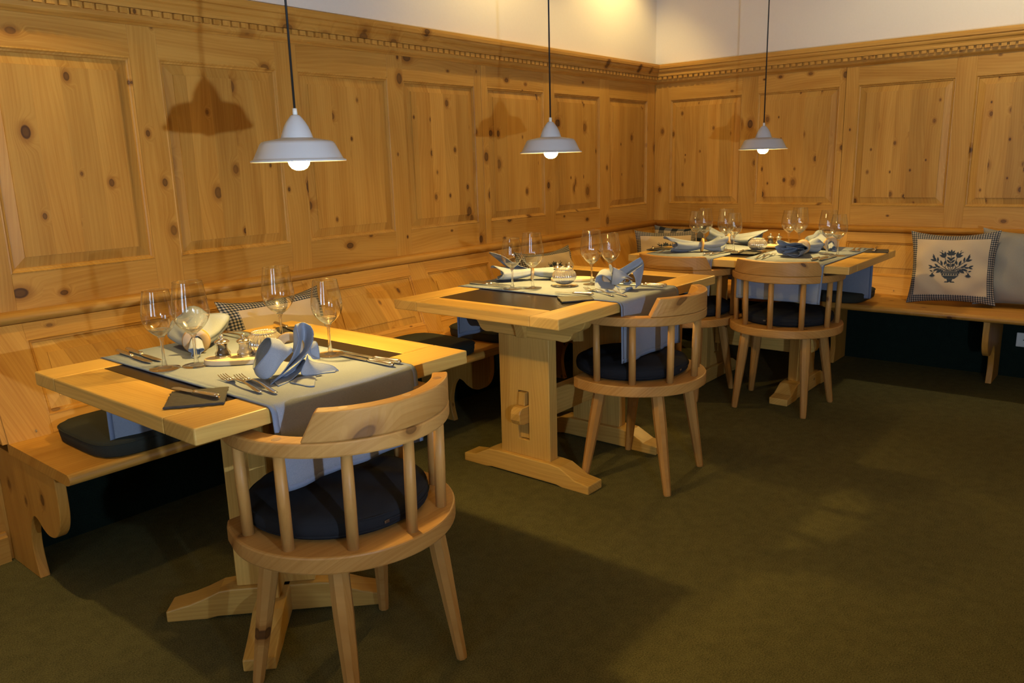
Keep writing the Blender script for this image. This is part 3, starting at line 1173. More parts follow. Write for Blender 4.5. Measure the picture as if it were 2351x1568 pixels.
# light inferred from the pendants' shadows on the panels; side table and bowl are added
KL = (-4.65, -3.465, 0.94)
st = thing('added_side_table', 'added small round side table under the lamp beside the photographer', 'table', (KL[0], KL[1], 0))
MB().lathe([(0.0, 0.70), (0.24, 0.70), (0.25, 0.71), (0.25, 0.722), (0.24, 0.73), (0.0, 0.73)], 40).build('top', TABLEW['x'], st)
MB().lathe([(0.0, 0.02), (0.03, 0.02), (0.025, 0.2), (0.03, 0.6), (0.05, 0.7), (0.0, 0.7)], 20).build('column', TABLEW['z'], st)
MB().lathe([(0.0, 0.0), (0.17, 0.0), (0.17, 0.012), (0.05, 0.03), (0.0, 0.03)], 32).build('base', TABLEW['x'], st)
gl = thing('globe_lamp', 'small globe lamp with an added bowl that cuts its downward light, on the added side table', 'lamp', (KL[0], KL[1], 0.7305))
MB().lathe([(0.0, 0.0), (0.05, 0.0), (0.05, 0.012), (0.01, 0.018), (0.008, 0.165), (0.014, 0.172), (0.0, 0.173)], 24).build('base', SILVER, gl)
MB().lathe([(0.008, 0.170), (0.030, 0.174), (0.050, 0.186), (0.060, 0.2070)], 32).build('bowl', simple('black_metal', (0.02, 0.02, 0.02), 0.5), gl, solid=0.0015)  # added bowl, its rim shaped to hold back light going downwards
MB().lathe([(0.026 * math.cos(-PI / 2 + PI * k / 14), 0.2095 + 0.026 * math.sin(-PI / 2 + PI * k / 14)) for k in range(15)], 28).build('globe', KEYBULB, gl)

# ------------------------------------------------------------------ bench pads


def make_pad(label, loc, rz, sx=0.44, sy=0.40, sz=0.050):
    P = thing('bench_pad', label, 'cushion', loc, rz, 'dark felt pads on the benches')
    mb = MB()
    n = 36
    rows = []
    e = 5.0
    lev = [(0.0, 0.955), (0.004, 0.985), (sz * 0.5, 1.0), (sz - 0.006, 0.992), (sz - 0.0005, 0.955), (sz + 0.003, 0.6), (sz + 0.004, 0.05)]
    for z, k in lev:
        row = []
        for i in range(n):
            a = 2 * PI * i / n
            c, s = math.cos(a), math.sin(a)
            q = (abs(c) ** e + abs(s) ** e) ** (-1 / e)
            row.append((sx / 2 * k * q * c, sy / 2 * k * q * s, z))
        rows.append(row)
    mb.grid(rows, closed=True)
    mb.f += [tuple(range(n - 1, -1, -1)), tuple(range(len(mb.v) - n, len(mb.v)))]
    mb.smooth += [False, True]
    mb.build('cover', PAD, P)
    path = []
    for i in range(73):
        a = 2 * PI * i / 72
        c, s = math.cos(a), math.sin(a)
        q = (abs(c) ** e + abs(s) ** e) ** (-1 / e)
        path.append((sx / 2 * 0.997 * q * c, sy / 2 * 0.997 * q * s, sz - 0.009))
    MB().tube(path, 0.0022, 6, cap=False).build('piping', PAD, P)
    return P


pad0 = make_pad('dark felt pad on the bench end, under the near edge of the square table', (-4.02, -0.40, SEAT + 0.001), 0)
dup(pad0, (-2.80, -0.40, SEAT + 0.001), 0, 'dark felt pad on the bench between the square table and the middle table')
dup(pad0, (-2.22, -0.40, SEAT + 0.001), 0, 'dark felt pad on the bench behind the middle table')
dup(pad0, (-0.40, -1.41, SEAT + 0.001), PI / 2, 'dark felt pad on the other bench at the end of the corner table')

# ------------------------------------------------------------------ pillows


def pillow_grid(wd, ht, th, n, sag, seed):
    """front height field and outline of a stuffed square pillow, local x across, z up, y depth"""
    rnd = random.Random(seed)
    ph = [rnd.uniform(0, 6.28) for _ in range(6)]

    def P(u, v, side):
        # u, v in -1..1 ; edges pinch in between the pointed corners
        px = u * (1 - 0.10 * (1 - v * v) ** 1.0 * abs(u) ** 3)
        pz = v * (1 - (0.10 + (sag if v > 0 else 0)) * (1 - u * u) * abs(v) ** 3)
        t = max(0.0, (1 - abs(u) ** 2.6) * (1 - abs(v) ** 2.6)) ** 0.55
        wr = 0.006 * math.sin(7 * u + ph[0] + 3 * v) * math.sin(5 * v + ph[1]) + 0.004 * math.sin(13 * u * v + ph[2])
        d = side * (th * t + wr * min(1, t * 2) + 0.0015)
        return Vector((px * wd / 2, d, pz * ht / 2 + ht / 2))
    return P


def make_pillow(label, loc, rz, lean, wd=0.42, ht=0.40, th=0.075, border=0.045, motif=True, face=None, edge=None, sag=0.05, seed=1, group='pillows on the benches', roll=0.0):
    """local -y is the face"""
    Pw = thing('throw_pillow', label, 'pillow', loc, 0, group)
    Pw.rotation_euler = Matrix.Rotation(rz, 3, 'Z').to_4x4().to_3x3().to_euler()
    Pw.rotation_euler = (Matrix.Rotation(rz, 3, 'Z') @ Matrix.Rotation(-lean, 3, 'X') @ Matrix.Rotation(roll, 3, 'Y')).to_euler()
    P = pillow_grid(wd, ht, th, 40, sag, seed)
    n = 36
    us = [-1 + 2 * i / n for i in range(n + 1)]

    def patch(name, mat, side, sel, off=0.0, uvs=False):
        mb = MB()
        idx = {}
        uv = []
        for j in range(n):
            for i in range(n):
                if not sel((us[i] + us[i + 1]) / 2, (us[j] + us[j + 1]) / 2):
                    continue
                q = []
                for (a, b_) in ((i, j), (i + 1, j), (i + 1, j + 1), (i, j + 1)):
                    if (a, b_) not in idx:
                        p = P(us[a], us[b_], side)
                        p.y += off * side
                        idx[(a, b_)] = len(mb.v)
                        mb.v.append(tuple(p))
                        uv.append((us[a] * wd / 2, us[b_] * ht / 2))
                    q.append(idx[(a, b_)])
                mb.f.append(tuple(q) if side < 0 else tuple(reversed(q)))
                mb.smooth.append(True)
        o = mb.build(name, mat, Pw, recalc=False)
        lay = o.data.uv_layers.new(name='uv')
        for lp in o.data.loops:
            lay.data[lp.index].uv = uv[lp.vertex_index]
        return o
    bu, bv = 1 - 2 * border / wd, 1 - 2 * border / ht
    inside = lambda u, v: abs(u) < bu and abs(v) < bv
    if border > 0:
        patch('linen_face', face or LINEN, -1, inside, 0.0012)
        patch('gingham_border', edge or GINGHAM, -1, lambda u, v: not inside(u, v))
        patch('gingham_back', edge or GINGHAM, 1, lambda u, v: True)
    else:
        patch('cover', face or LINEN, -1, lambda u, v: True)
        patch('cover_back', face or LINEN, 1, lambda u, v: True)
    if motif:
        mb = MB()

        def put(poly, flip=False):
            """flat printed shape laid on the pillow's curved face; poly in metres about the face centre"""
            vs = []
            for (x, z) in poly:
                u, v = x / (wd / 2), z / (ht / 2)
                p = P(u, v, -1)
                p.y -= 0.0022
                vs.append(tuple(p))
            mb.add(vs, [tuple(range(len(vs)))])

        def leaf(x, z, ang, L, W, both=True):
            for sx in ((1, -1) if both else (1,)):
                pts = []
                c, s = math.cos(R(ang)), math.sin(R(ang))
                prof = [(0, 0), (0.2, 0.75), (0.45, 1.0), (0.7, 0.75), (1.0, 0.0), (0.7, -0.6), (0.45, -0.85), (0.2, -0.6)]
                for (a, b_) in prof:
                    lx, ly = a * L, b_ * W / 2
                    pts.append((sx * (x + lx * c - ly * s), z + lx * s + ly * c))
                put(pts)

        def stem(pts, wdt, both=True):
            for sx in ((1, -1) if both else (1,)):
                c = [(p.x, p.y) for p in cat_rom([(a, b_, 0) for a, b_ in pts], 5)]
                for (a, b_), (c2, d2) in zip(c, c[1:]):
                    dx, dz = c2 - a, d2 - b_
                    ln = math.hypot(dx, dz) or 1
                    nx, nz = -dz / ln * wdt / 2, dx / ln * wdt / 2
                    put([(sx * (a + nx), b_ + nz), (sx * (c2 + nx), d2 + nz), (sx * (c2 - nx), d2 - nz), (sx * (a - nx), b_ - nz)])
        k = ht / 0.40
        z0 = -0.085
        # footed vase
        put([(-0.026, z0), (0.026, z0), (0.021, z0 + 0.006), (-0.021, z0 + 0.006)])
        put([(-0.010, z0 + 0.006), (0.010, z0 + 0.006), (0.014, z0 + 0.020), (-0.014, z0 + 0.020)])
        put([(-0.022, z0 + 0.0205), (0.022, z0 + 0.0205), (0.040, z0 + 0.037), (-0.040, z0 + 0.037)])
        for i in range(7):
            xx = -0.036 + i * 0.012
            put([(xx - 0.0045, z0 + 0.039), (xx + 0.0045, z0 + 0.039), (xx + 0.0045, z0 + 0.048), (xx - 0.0045, z0 + 0.048)])
        put([(-0.046, z0 + 0.049), (0.046, z0 + 0.049), (0.044, z0 + 0.053), (-0.044, z0 + 0.053)])
        put([(-0.036, z0 + 0.054), (0.036, z0 + 0.054), (0.036, z0 + 0.058), (-0.036, z0 + 0.058)])
        put([(-0.036, z0 + 0.060), (0.036, z0 + 0.060), (0.036, z0 + 0.063), (-0.036, z0 + 0.063)])
        zb = z0 + 0.064
        stem([(0.0, zb), (0.0, zb + 0.06), (0.0, zb + 0.10)], 0.003, False)
        stem([(0.004, zb), (0.022, zb + 0.045), (0.030, zb + 0.075)], 0.003)
        stem([(0.010, zb), (0.045, zb + 0.030), (0.075, zb + 0.055)], 0.003)
        stem([(0.014, zb), (0.055, zb + 0.018), (0.092, zb + 0.018)], 0.003)
        stem([(0.016, zb), (0.060, zb + 0.010), (0.086, zb - 0.018)], 0.0025)
        stem([(0.006, zb), (0.020, zb + 0.010), (0.026, zb + 0.022), (0.016, zb + 0.028), (0.012, zb + 0.018)], 0.003)
        # crown flower
        for a, L_ in ((90, 0.034), (60, 0.032), (120, 0.032), (30, 0.028), (150, 0.028)):
            leaf(0.0, zb + 0.082, a, L_, 0.013, False)
        for zz_, a, L_ in ((0.020, 40, 0.026), (0.040, 45, 0.026), (0.060, 35, 0.022), (0.030, 15, 0.020), (0.052, 70, 0.02)):
            leaf(0.002, zb + zz_, a, L_, 0.011)
        # tulips
        for a, L_, W_ in ((55, 0.036, 0.015), (85, 0.034, 0.014), (25, 0.032, 0.014)):
            leaf(0.028, zb + 0.070, a, L_, W_)
        leaf(0.040, zb + 0.098, 60, 0.016, 0.004)
        leaf(0.046, zb + 0.094, 30, 0.014, 0.004)
        # side sprays
        for x_, z_, a, L_, W_ in ((0.070, 0.050, 55, 0.036, 0.012), (0.072, 0.050, 20, 0.030, 0.012), (0.062, 0.046, 85, 0.028, 0.011), (0.078, 0.062, 70, 0.03, 0.008),
                                  (0.040, 0.028, 70, 0.030, 0.012), (0.030, 0.030, 100, 0.026, 0.012), (0.085, 0.018, 25, 0.026, 0.010), (0.085, 0.016, -15, 0.022, 0.009),
                                  (0.060, 0.019, 45, 0.026, 0.012), (0.048, 0.016, 20, 0.024, 0.011), (0.066, 0.016, -5, 0.022, 0.009),
                                  (0.040, 0.006, -35, 0.034, 0.018), (0.052, 0.010, -20, 0.034, 0.013), (0.034, 0.004, -60, 0.022, 0.011), (0.084, -0.006, 20, 0.018, 0.008)):
            leaf(x_, zb + z_, a, L_, W_)
        for a in range(-150, -20, 22):
            leaf(0.086, zb - 0.020, a, 0.020, 0.006)
        leaf(0.086, zb - 0.022, 90, 0.010, 0.010)
        mb.build('vase_print', PRINT, Pw, recalc=False)
    return Pw


make_pillow('linen pillow with gingham border, half hidden behind the square table', (-3.40, -0.335, SEAT + 0.004), 0.0, R(19), 0.46, 0.365, 0.085, 0.055, motif=False, sag=0.06, seed=3)
make_pillow('linen pillow with gingham border behind the glasses of the middle table', (-1.62, -0.30, SEAT + 0.004), R(-6), R(17), 0.45, 0.36, 0.075, 0.040, motif=True, sag=0.08, seed=5)
make_pillow('linen pillow with gingham border standing in the bench corner', (-0.44, -0.34, SEAT + 0.004), R(-58), R(12), 0.41, 0.36, 0.06, 0.036, motif=True, sag=0.03, seed=8)
make_pillow('grey plaid pillow leaning in the corner behind the gingham-bordered one', (-0.20, -0.27, SEAT + 0.004), R(-90), R(14), 0.40, 0.37, 0.05, 0, motif=False, face=PLAID, sag=0.03, seed=9)
make_pillow('linen pillow with dark flower-vase print and gingham border, upright on the open bench', (-0.38, -2.035, SEAT + 0.006), R(-87), R(10), 0.43, 0.40, 0.075, 0.040, motif=True, sag=0.05, seed=12, roll=R(-2))
make_pillow('plain grey linen pillow behind the vase-print pillow', (-0.30, -2.36, SEAT + 0.004), R(-90), R(15), 0.46, 0.42, 0.09, 0, motif=False, face=GREYLINEN, sag=0.04, seed=14)

# ------------------------------------------------------------------ runners


def runner(label, cx, cy, along, half_w, e0, e1, z0, z1, seed=1):
    """cloth strip over a table. along 'x' or 'y'; e0/e1 table edge coordinates, z0/z1 heights of the hanging ends"""
    Rn = thing('table_runner', label, 'table runner', (cx, cy, 0), 0, 'blue runners across the tables')
    zt = 0.7525
    c = cx if along == 'x' else cy
    rnd = random.Random(seed)
    ph = [rnd.uniform(0, 6.3) for _ in range(4)]
    # profile along the length: (pos, z, outward push weight)
    def edge(e, zb, sgn):
        pts = []
        for k in range(9):
            f = k / 8
            pts.append((e + sgn * 0.013, zb + (0.728 - zb) * f, 1 - f))
        for k in range(1, 6):
            a = PI / 2 * k / 5
            pts.append((e + sgn * (0.013 - 0.022 * (1 - math.cos(a))), 0.728 + 0.0245 * math.sin(a), 0))
        return pts
    p0 = edge(e0, z0, -1)
    p1 = edge(e1, z1, 1)
    mid = [(e0 + 0.009 + (e1 - e0 - 0.018) * k / 16, zt, 0) for k in range(1, 16)]
    prof = p0 + mid + list(reversed(p1))
    m = 17
    rows = []
    for i, (q, z, wgt) in enumerate(prof):
        sgn = -1 if i < len(prof) / 2 else 1
        row = []
        for j in range(m):
            s = -half_w + 2 * half_w * j / (m - 1)
            wob = wgt * (0.012 * math.sin(9 * s / half_w * 0.8 + ph[0] + (1 if sgn > 0 else 0)) + 0.010 * (s / half_w) ** 2)
            wob = max(wob, 0) * 1.0
            sw = s * (1 - 0.02 * wgt)
            pos = q - c + sgn * wob * 0.8
            lift = 0.0006 * math.sin(5 * q * 3 + ph[1] + 2 * s * 8) if wgt == 0 and abs(z - zt) < 1e-6 else 0
            other = sw
            row.append((pos, other, z + abs(lift)) if along == 'x' else (other, pos, z + abs(lift)))
        rows.append(row)
    MB().grid(rows).build('cloth', RUNNER, Rn, solid=0.0012, offset=1.0)
    # darker turned hems, on the inside of the hanging ends and along the edges
    hem = MB()
    for jj in ((0, 1), (m - 2, m - 1)):
        strip = []
        for r_ in rows:
            a, b_ = Vector(r_[jj[0]]), Vector(r_[jj[1]])
            (o, i2) = (a, b_) if jj[0] == 0 else (b_, a)
            strip.append([o, o.lerp(i2, 0.5)])
        hem.grid(strip)
    for ra, rb in ((0, 1), (-1, -2)):
        hem.grid([[Vector(a) for a in rows[ra]], [Vector(a).lerp(Vector(b_), 0.6) for a, b_ in zip(rows[ra], rows[rb])]])
    hem.build('hem', RUNNER_HEM, Rn, solid=0.0027, offset=0.0)
    return Rn


def hemless(o):
    return o


runner('blue runner over the square table, hanging behind the nearest chair', -3.982, -0.99, 'y', 0.220, -1.4045, -0.5795, 0.552, 0.437, 1)
runner('blue runner over the middle table', -2.465, -0.963, 'y', 0.222, -1.366, -0.560, 0.520, 0.520, 2)
runner('blue runner over the corner table, on the side nearer the long bench', -0.929, -0.885, 'x', 0.214, -1.332, -0.526, 0.560, 0.52, 3)
runner('blue runner over the corner table, on the side of the vase-print pillow', -0.929, -1.452, 'x', 0.214, -1.332, -0.526, 0.565, 0.467, 4)

ZR = 0.7545      # on the runner
ZW = 0.7505      # on bare table

# ------------------------------------------------------------------ wine glasses


def make_glass(big, label, x, y, rz=0.0):
    G = thing('wine_glass', label, 'wine glass', (x, y, ZR), rz, 'wine glasses on the tables')
    if big:
        bowl = [(0.0, 0.0855), (0.006, 0.0865), (0.014, 0.091), (0.025, 0.100), (0.036, 0.113), (0.044, 0.127), (0.0478, 0.143), (0.0472, 0.160), (0.0445, 0.182), (0.0410, 0.206), (0.0378, 0.2270)]
        fr, st_h = 0.0375, 0.085
    else:
        bowl = [(0.0, 0.0855), (0.006, 0.0865), (0.013, 0.091), (0.024, 0.100), (0.034, 0.112), (0.0405, 0.125), (0.0428, 0.139), (0.0420, 0.155), (0.0395, 0.174), (0.0362, 0.192), (0.0332, 0.2095)]
        fr, st_h = 0.0395, 0.085
    c = [(p.x, p.y) for p in cat_rom([(a, b_, 0) for a, b_ in bowl], 4)]
    c = [(max(a, 0.0), b_) for a, b_ in c]
    MB().lathe(c, 48).build('bowl', GLASS, G)
    heel = [q for q in c if q[1] < 0.106]
    inner = [(q[0] * 0.86, q[1] + 0.0045) for q in heel[::-1][1:-2]]
    MB().lathe(heel + inner + [(0.0, 0.0945)], 40).build('bowl_heel', SOLIDGLASS, G)
    stem = [(0.0, 0.0030), (fr * 0.45, 0.0034), (fr * 0.20, 0.0065), (0.0068, 0.014), (0.0045, 0.026), (0.0038, 0.045), (0.0040, 0.068), (0.0052, 0.079), (0.0095, 0.0865), (0.0, 0.0885)]
    sc_ = [(max(p.x, 0.0), p.y) for p in cat_rom([(a, b_, 0) for a, b_ in stem], 3)]
    MB().lathe(sc_, 28).build('stem', SOLIDGLASS, G)
    MB().lathe([(0.0, 0.0002), (fr - 0.001, 0.0002), (fr, 0.0010), (fr - 0.001, 0.0018), (fr * 0.5, 0.0026), (0.0, 0.0029)], 40).build('foot', GLASS, G)
    rimr, rimz = bowl[-1]
    MB().tube([(rimr * math.cos(2 * PI * k / 48), rimr * math.sin(2 * PI * k / 48), rimz) for k in range(49)], 0.00065, 6, cap=False).build('rim', GLASS, G)
    return G


gb = make_glass(True, 'large wine glass on the square table, next to the lying napkin with wooden ring', -4.097, -0.918)
gs = make_glass(False, 'smaller wine glass on the square table, leftmost of all', -4.164, -0.876)
for big, x, y, lab in ((True, -3.792, -0.868, 'large wine glass behind the upright napkin of the square table'),
                       (False, -3.813, -1.126, 'smaller wine glass on the square table beside the pair of knives'),
                       (True, -2.580, -0.885, 'large wine glass on the middle table, left of the ribbed votive'),
                       (False, -2.639, -0.824, 'smaller wine glass on the middle table, nearest the bare granite'),
                       (True, -2.379, -1.044, 'large wine glass on the middle table, right of the ribbed votive'),
                       (False, -2.306, -1.089, 'smaller wine glass standing behind the upright napkin of the middle table'),
                       (True, -0.918, -0.846, 'large wine glass behind the nearer napkin of the corner table'),
                       (False, -0.908, -0.790, 'smaller wine glass at the bench end of the corner table, leftmost there'),
                       (True, -0.946, -0.991, 'large wine glass left of the corner table votive'),
                       (False, -1.004, -1.064, 'smaller wine glass beside the corner table votive'),
                       (False, -0.721, -1.263, 'smaller wine glass just right of the corner table mills'),
                       (True, -0.728, -1.324, 'large wine glass behind the low napkin at the corner table'),
                       (True, -0.917, -1.540, 'large wine glass in front of the ring-facing napkin at the corner table'),
                       (False, -0.960, -1.607, 'smaller wine glass at the far right of the corner table')):
    dup(gb if big else gs, (x, y, ZR), 0.0, lab)

# ------------------------------------------------------------------ cutlery (local: handle end at origin, tip towards +x)


def make_knife(label, cat_, L=0.225, group='table knives'):
    K = thing('table_knife', label, cat_, (0, 0, 0), 0, group)
    hl = L * 0.46
    r = 0.0072
    MB().tube([(0.0, 0, r), (0.004, 0, r), (0.012, 0, r), (hl * 0.5, 0, r * 0.93), (hl * 0.86, 0, r * 0.80), (hl * 0.92, 0, r * 0.95), (hl, 0, r * 0.7)],
              [(0.003, 0.003), (0.0066, 0.0058), (0.0074, 0.0064), (0.0068, 0.0058), (0.0056, 0.0048), (0.0068, 0.0058), (0.0040, 0.0032)], 12).build('handle', SILVER, K)
    bl = [(hl - 0.002, -0.004), (hl + 0.010, -0.0065), (hl + 0.02, -0.0085), (L * 0.85, -0.0088), (L * 0.95, -0.006), (L, 0.002), (L * 0.97, 0.0062), (L * 0.9, 0.0072), (hl + 0.012, 0.0062), (hl - 0.002, 0.003)]
    MB().prism(bl, 0.0042, 0.0056, 'z').build('blade', STEEL, K, bevel=0.0005, seg=1)
    return K


def make_butter_knife(label):
    K = thing('butter_knife', label, 'knife', (0, 0, 0), 0, 'butter knives on the slates')
    L, hl, r = 0.172, 0.092, 0.0066
    MB().tube([(0.0, 0, r), (0.004, 0, r), (0.011, 0, r), (hl * 0.5, 0, r * 0.93), (hl * 0.88, 0, r * 0.82), (hl * 0.94, 0, r * 0.9), (hl, 0, r * 0.7)],
              [(0.003, 0.003), (0.0062, 0.0054), (0.0068, 0.006), (0.0062, 0.0054), (0.0052, 0.0044), (0.0062, 0.0052), (0.0038, 0.003)], 12).build('handle', SILVER, K)
    bl = [(hl - 0.002, -0.004), (hl + 0.008, -0.006), (hl + 0.02, -0.010), (L * 0.93, -0.0105), (L, -0.004), (L * 0.985, 0.005), (hl + 0.014, 0.006), (hl - 0.002, 0.003)]
    MB().prism(bl, 0.0040, 0.0053, 'z').build('blade', STEEL, K, bevel=0.0005, seg=1)
    return K


def make_fork(label):
    F = thing('table_fork', label, 'fork', (0, 0, 0), 0, 'table forks')
    L = 0.215
    prof = [(0.0, 0.0035, 0.004), (0.006, 0.0065, 0.0045), (0.02, 0.0072, 0.0052), (0.05, 0.0052, 0.0085), (0.09, 0.0036, 0.0135), (0.125, 0.0034, 0.0130),
            (0.142, 0.0050, 0.0085), (0.152, 0.0100, 0.0055), (0.162, 0.0122, 0.0040), (0.172, 0.0126, 0.0036)]
    top, bot = [], []
    th = 0.0018
    rows = []
    for x, w_, z in prof:
        rows.append([(x, -w_, z), (x, -w_ * 0.5, z + th * 0.7), (x, 0, z + th), (x, w_ * 0.5, z + th * 0.7), (x, w_, z), (x, w_ * 0.5, z - th * 0.3), (x, 0, z - th * 0.4), (x, -w_ * 0.5, z - th * 0.3)])
    mb = MB().grid(rows, closed=True)
    mb.f += [tuple(range(8)), tuple(range(len(rows) * 8 - 1, len(rows) * 8 - 9, -1))]
    mb.smooth += [False, False]
    mb.build('handle', SILVER, F)
    tn = MB()
    for k in range(4):
        y = -0.0102 + k * 0.0068
        tn.tube([(0.170, y, 0.0042), (0.185, y, 0.0038), (0.202, y * 0.97, 0.0062), (L, y * 0.95, 0.0105)], [(0.0023, 0.0012), (0.0021, 0.0011), (0.0016, 0.001), (0.0008, 0.0006)], 6)
    tn.build('tines', SILVER, F)
    return F


protos = {}


def place(kind, make, label, h, tip, z):
    a = math.atan2(tip[1] - h[1], tip[0] - h[0])
    if kind not in protos:
        o = make(label)
        o.location = (h[0], h[1], z)
        o.rotation_euler = (0, 0, a)
        protos[kind] = o
        return o
    return dup(protos[kind], (h[0], h[1], z), a, label)


mk = lambda lab: make_knife(lab, 'knife')
for lab, h, t_ in (('table knife at the bench side of the square table, outer of the pair', (-4.149, -0.570), (-4.160, -0.796)),
                   ('table knife at the bench side of the square table, inner of the pair', (-4.122, -0.572), (-4.134, -0.800)),
                   ('table knife on the square table next to the runner edge, nearer the napkin', (-3.812, -1.385), (-3.810, -1.160)),
                   ('table knife on the square table next to the runner edge, nearer the corner', (-3.780, -1.378), (-3.789, -1.155)),
                   ('table knife at the bench side of the middle table, outer of the pair', (-2.625, -0.570), (-2.622, -0.790)),
                   ('table knife at the bench side of the middle table, inner of the pair', (-2.600, -0.572), (-2.592, -0.795)),
                   ('table knife at the right of the middle table, nearer the napkin', (-2.316, -1.350), (-2.325, -1.125)),
                   ('table knife at the right of the middle table, nearer the edge', (-2.286, -1.348), (-2.290, -1.125)),
                   ('table knife on the corner table between the chairs, nearer the napkin', (-1.240, -1.000), (-1.020, -1.015)),
                   ('table knife on the corner table between the chairs, nearer the slate', (-1.235, -1.034), (-1.020, -1.052)),
                   ('table knife at the right-hand corner table setting, nearer the napkin', (-1.222, -1.565), (-1.000, -1.575)),
                   ('table knife at the right-hand corner table setting, nearer the edge', (-1.215, -1.600), (-1.000, -1.612)),
                   ):
    place('knife', mk, lab, h, t_, ZR)
for lab, h, t_ in (('table fork in front of the upright napkin, nearer the slate', (-4.156, -1.310), (-4.128, -1.085)),
                   ('table fork in front of the upright napkin, nearer the napkin', (-4.139, -1.345), (-4.104, -1.115)),
                   ('table fork at the bench side of the square table behind the mills, left one', (-3.838, -0.580), (-3.835, -0.790)),
                   ('table fork at the bench side of the square table behind the mills, right one', (-3.808, -0.585), (-3.800, -0.795)),
                   ('table fork on the middle table beside the slate', (-2.600, -1.290), (-2.500, -1.085)),
                   ('table fork on the middle table in front of the napkin', (-2.578, -1.335), (-2.480, -1.130)),
                   ('table fork on the corner table near the low napkin, outer one', (-1.270, -1.300), (-1.035, -1.278)),
                   ('table fork on the corner table near the low napkin, inner one', (-1.265, -1.330), (-1.030, -1.312)),
                   ('table fork at the bench side of the corner table by the ring-facing napkin, upper one', (-0.560, -1.605), (-0.770, -1.615)),
                   ('table fork under the long napkin at the left of the corner table', (-1.262, -0.735), (-1.060, -0.750)),
                   ('table fork at the bench side of the corner table by the ring-facing napkin, lower one', (-0.560, -1.632), (-0.765, -1.640))):
    place('fork', make_fork, lab, h, t_, ZR)

# ------------------------------------------------------------------ slates


def make_slate(label, corners, z, seed):
    cx = sum(c[0] for c in corners) / len(corners)
    cy = sum(c[1] for c in corners) / len(corners)
    rnd = random.Random(seed)
    pts = []
    n = len(corners)
    for i in range(n):
        a, b_ = corners[i], corners[(i + 1) % n]
        for k in range(12):
            f = k / 12
            j = 0.0018 if k else 0.0005
            pts.append((a[0] + (b_[0] - a[0]) * f - cx + rnd.uniform(-j, j), a[1] + (b_[1] - a[1]) * f - cy + rnd.uniform(-j, j)))
    mb = MB()
    m = len(pts)
    lo = [(x * 0.985, y * 0.985, 0.0) for x, y in pts]
    md = [(x, y, 0.0030 + rnd.uniform(-0.001, 0.001)) for x, y in pts]
    hi = [(x * 0.975, y * 0.975, 0.0052) for x, y in pts]
    mb.grid([lo, md, hi], smooth=False, closed=True)
    mb.f += [tuple(range(m - 1, -1, -1)), tuple(range(2 * m, 3 * m))]
    mb.smooth += [False, False]
    o = mb.build('slate_plate', SLATE, None, loc=(cx, cy, z))
    return tag(o, label, 'plate', 'slate bread plates')


SLZ = ZW
make_slate('dark slate bread plate at the front corner of the square table', [(-4.349, -1.223), (-4.270, -1.112), (-4.166, -1.190), (-4.246, -1.302)], 0.7512, 1)
place('bk', make_butter_knife, 'butter knife on the slate at the front corner of the square table', (-4.240, -1.272), (-4.262, -1.100), 0.7570)
make_slate('dark slate bread plate at the far side of the square table', [(-3.768, -0.745), (-3.676, -0.675), (-3.608, -0.760), (-3.700, -0.832)], 0.7546, 2)
place('bk', make_butter_knife, 'butter knife on the far slate of the square table', (-3.662, -0.639), (-3.690, -0.808), 0.7604)
make_slate('dark slate bread plate on the granite of the middle table', [(-2.800, -1.193), (-2.713, -1.105), (-2.628, -1.205), (-2.688, -1.262)], 0.7512, 3)
place('bk', make_butter_knife, 'butter knife on the slate of the middle table', (-2.632, -1.222), (-2.652, -1.048), 0.7570)
make_slate('dark slate bread plate at the bench end of the corner table', [(-1.150, -0.600), (-1.020, -0.580), (-1.000, -0.690), (-1.085, -0.715)], 0.7546, 4)
place('bk', make_butter_knife, 'butter knife on the slate at the bench end of the corner table', (-1.140, -0.632), (-0.985, -0.640), 0.7604)
make_slate('dark slate bread plate between the two runners of the corner table', [(-1.115, -1.095), (-0.980, -1.085), (-0.965, -1.210), (-1.100, -1.225)], 0.7546, 5)
place('bk', make_butter_knife, 'butter knife on the slate between the corner table runners', (-1.112, -1.140), (-0.955, -1.120), 0.7604)
make_slate('dark slate bread plate at the far right corner of the corner table', [(-0.730, -1.672), (-0.590, -1.655), (-0.570, -1.755), (-0.700, -1.785)], 0.7512, 6)
place('bk', make_butter_knife, 'butter knife on the slate at the far right of the corner table', (-0.560, -1.690), (-0.725, -1.720), 0.7570)

# ------------------------------------------------------------------ trays, mills, votives


def make_tray(label, x, y, rz, L=0.19, Wd=0.085):
    pts = []
    for k in range(40):
        a = 2 * PI * k / 40
        c, s = math.cos(a), math.sin(a)
        e = 2.6
        q = (abs(c) ** e + abs(s) ** e) ** (-1 / e)
        pts.append((L / 2 * q * c, Wd / 2 * q * s))
    o = MB().prism(pts, 0.0, 0.0155, 'z', smooth=True).build('oval_tray', TRAYM, None, bevel=0.004, seg=3, loc=(x, y, 0.7545), rot=(0, 0, rz))
    return tag(o, label, 'tray', 'cream trays under the mills')


ZTR = 0.7545 + 0.0158


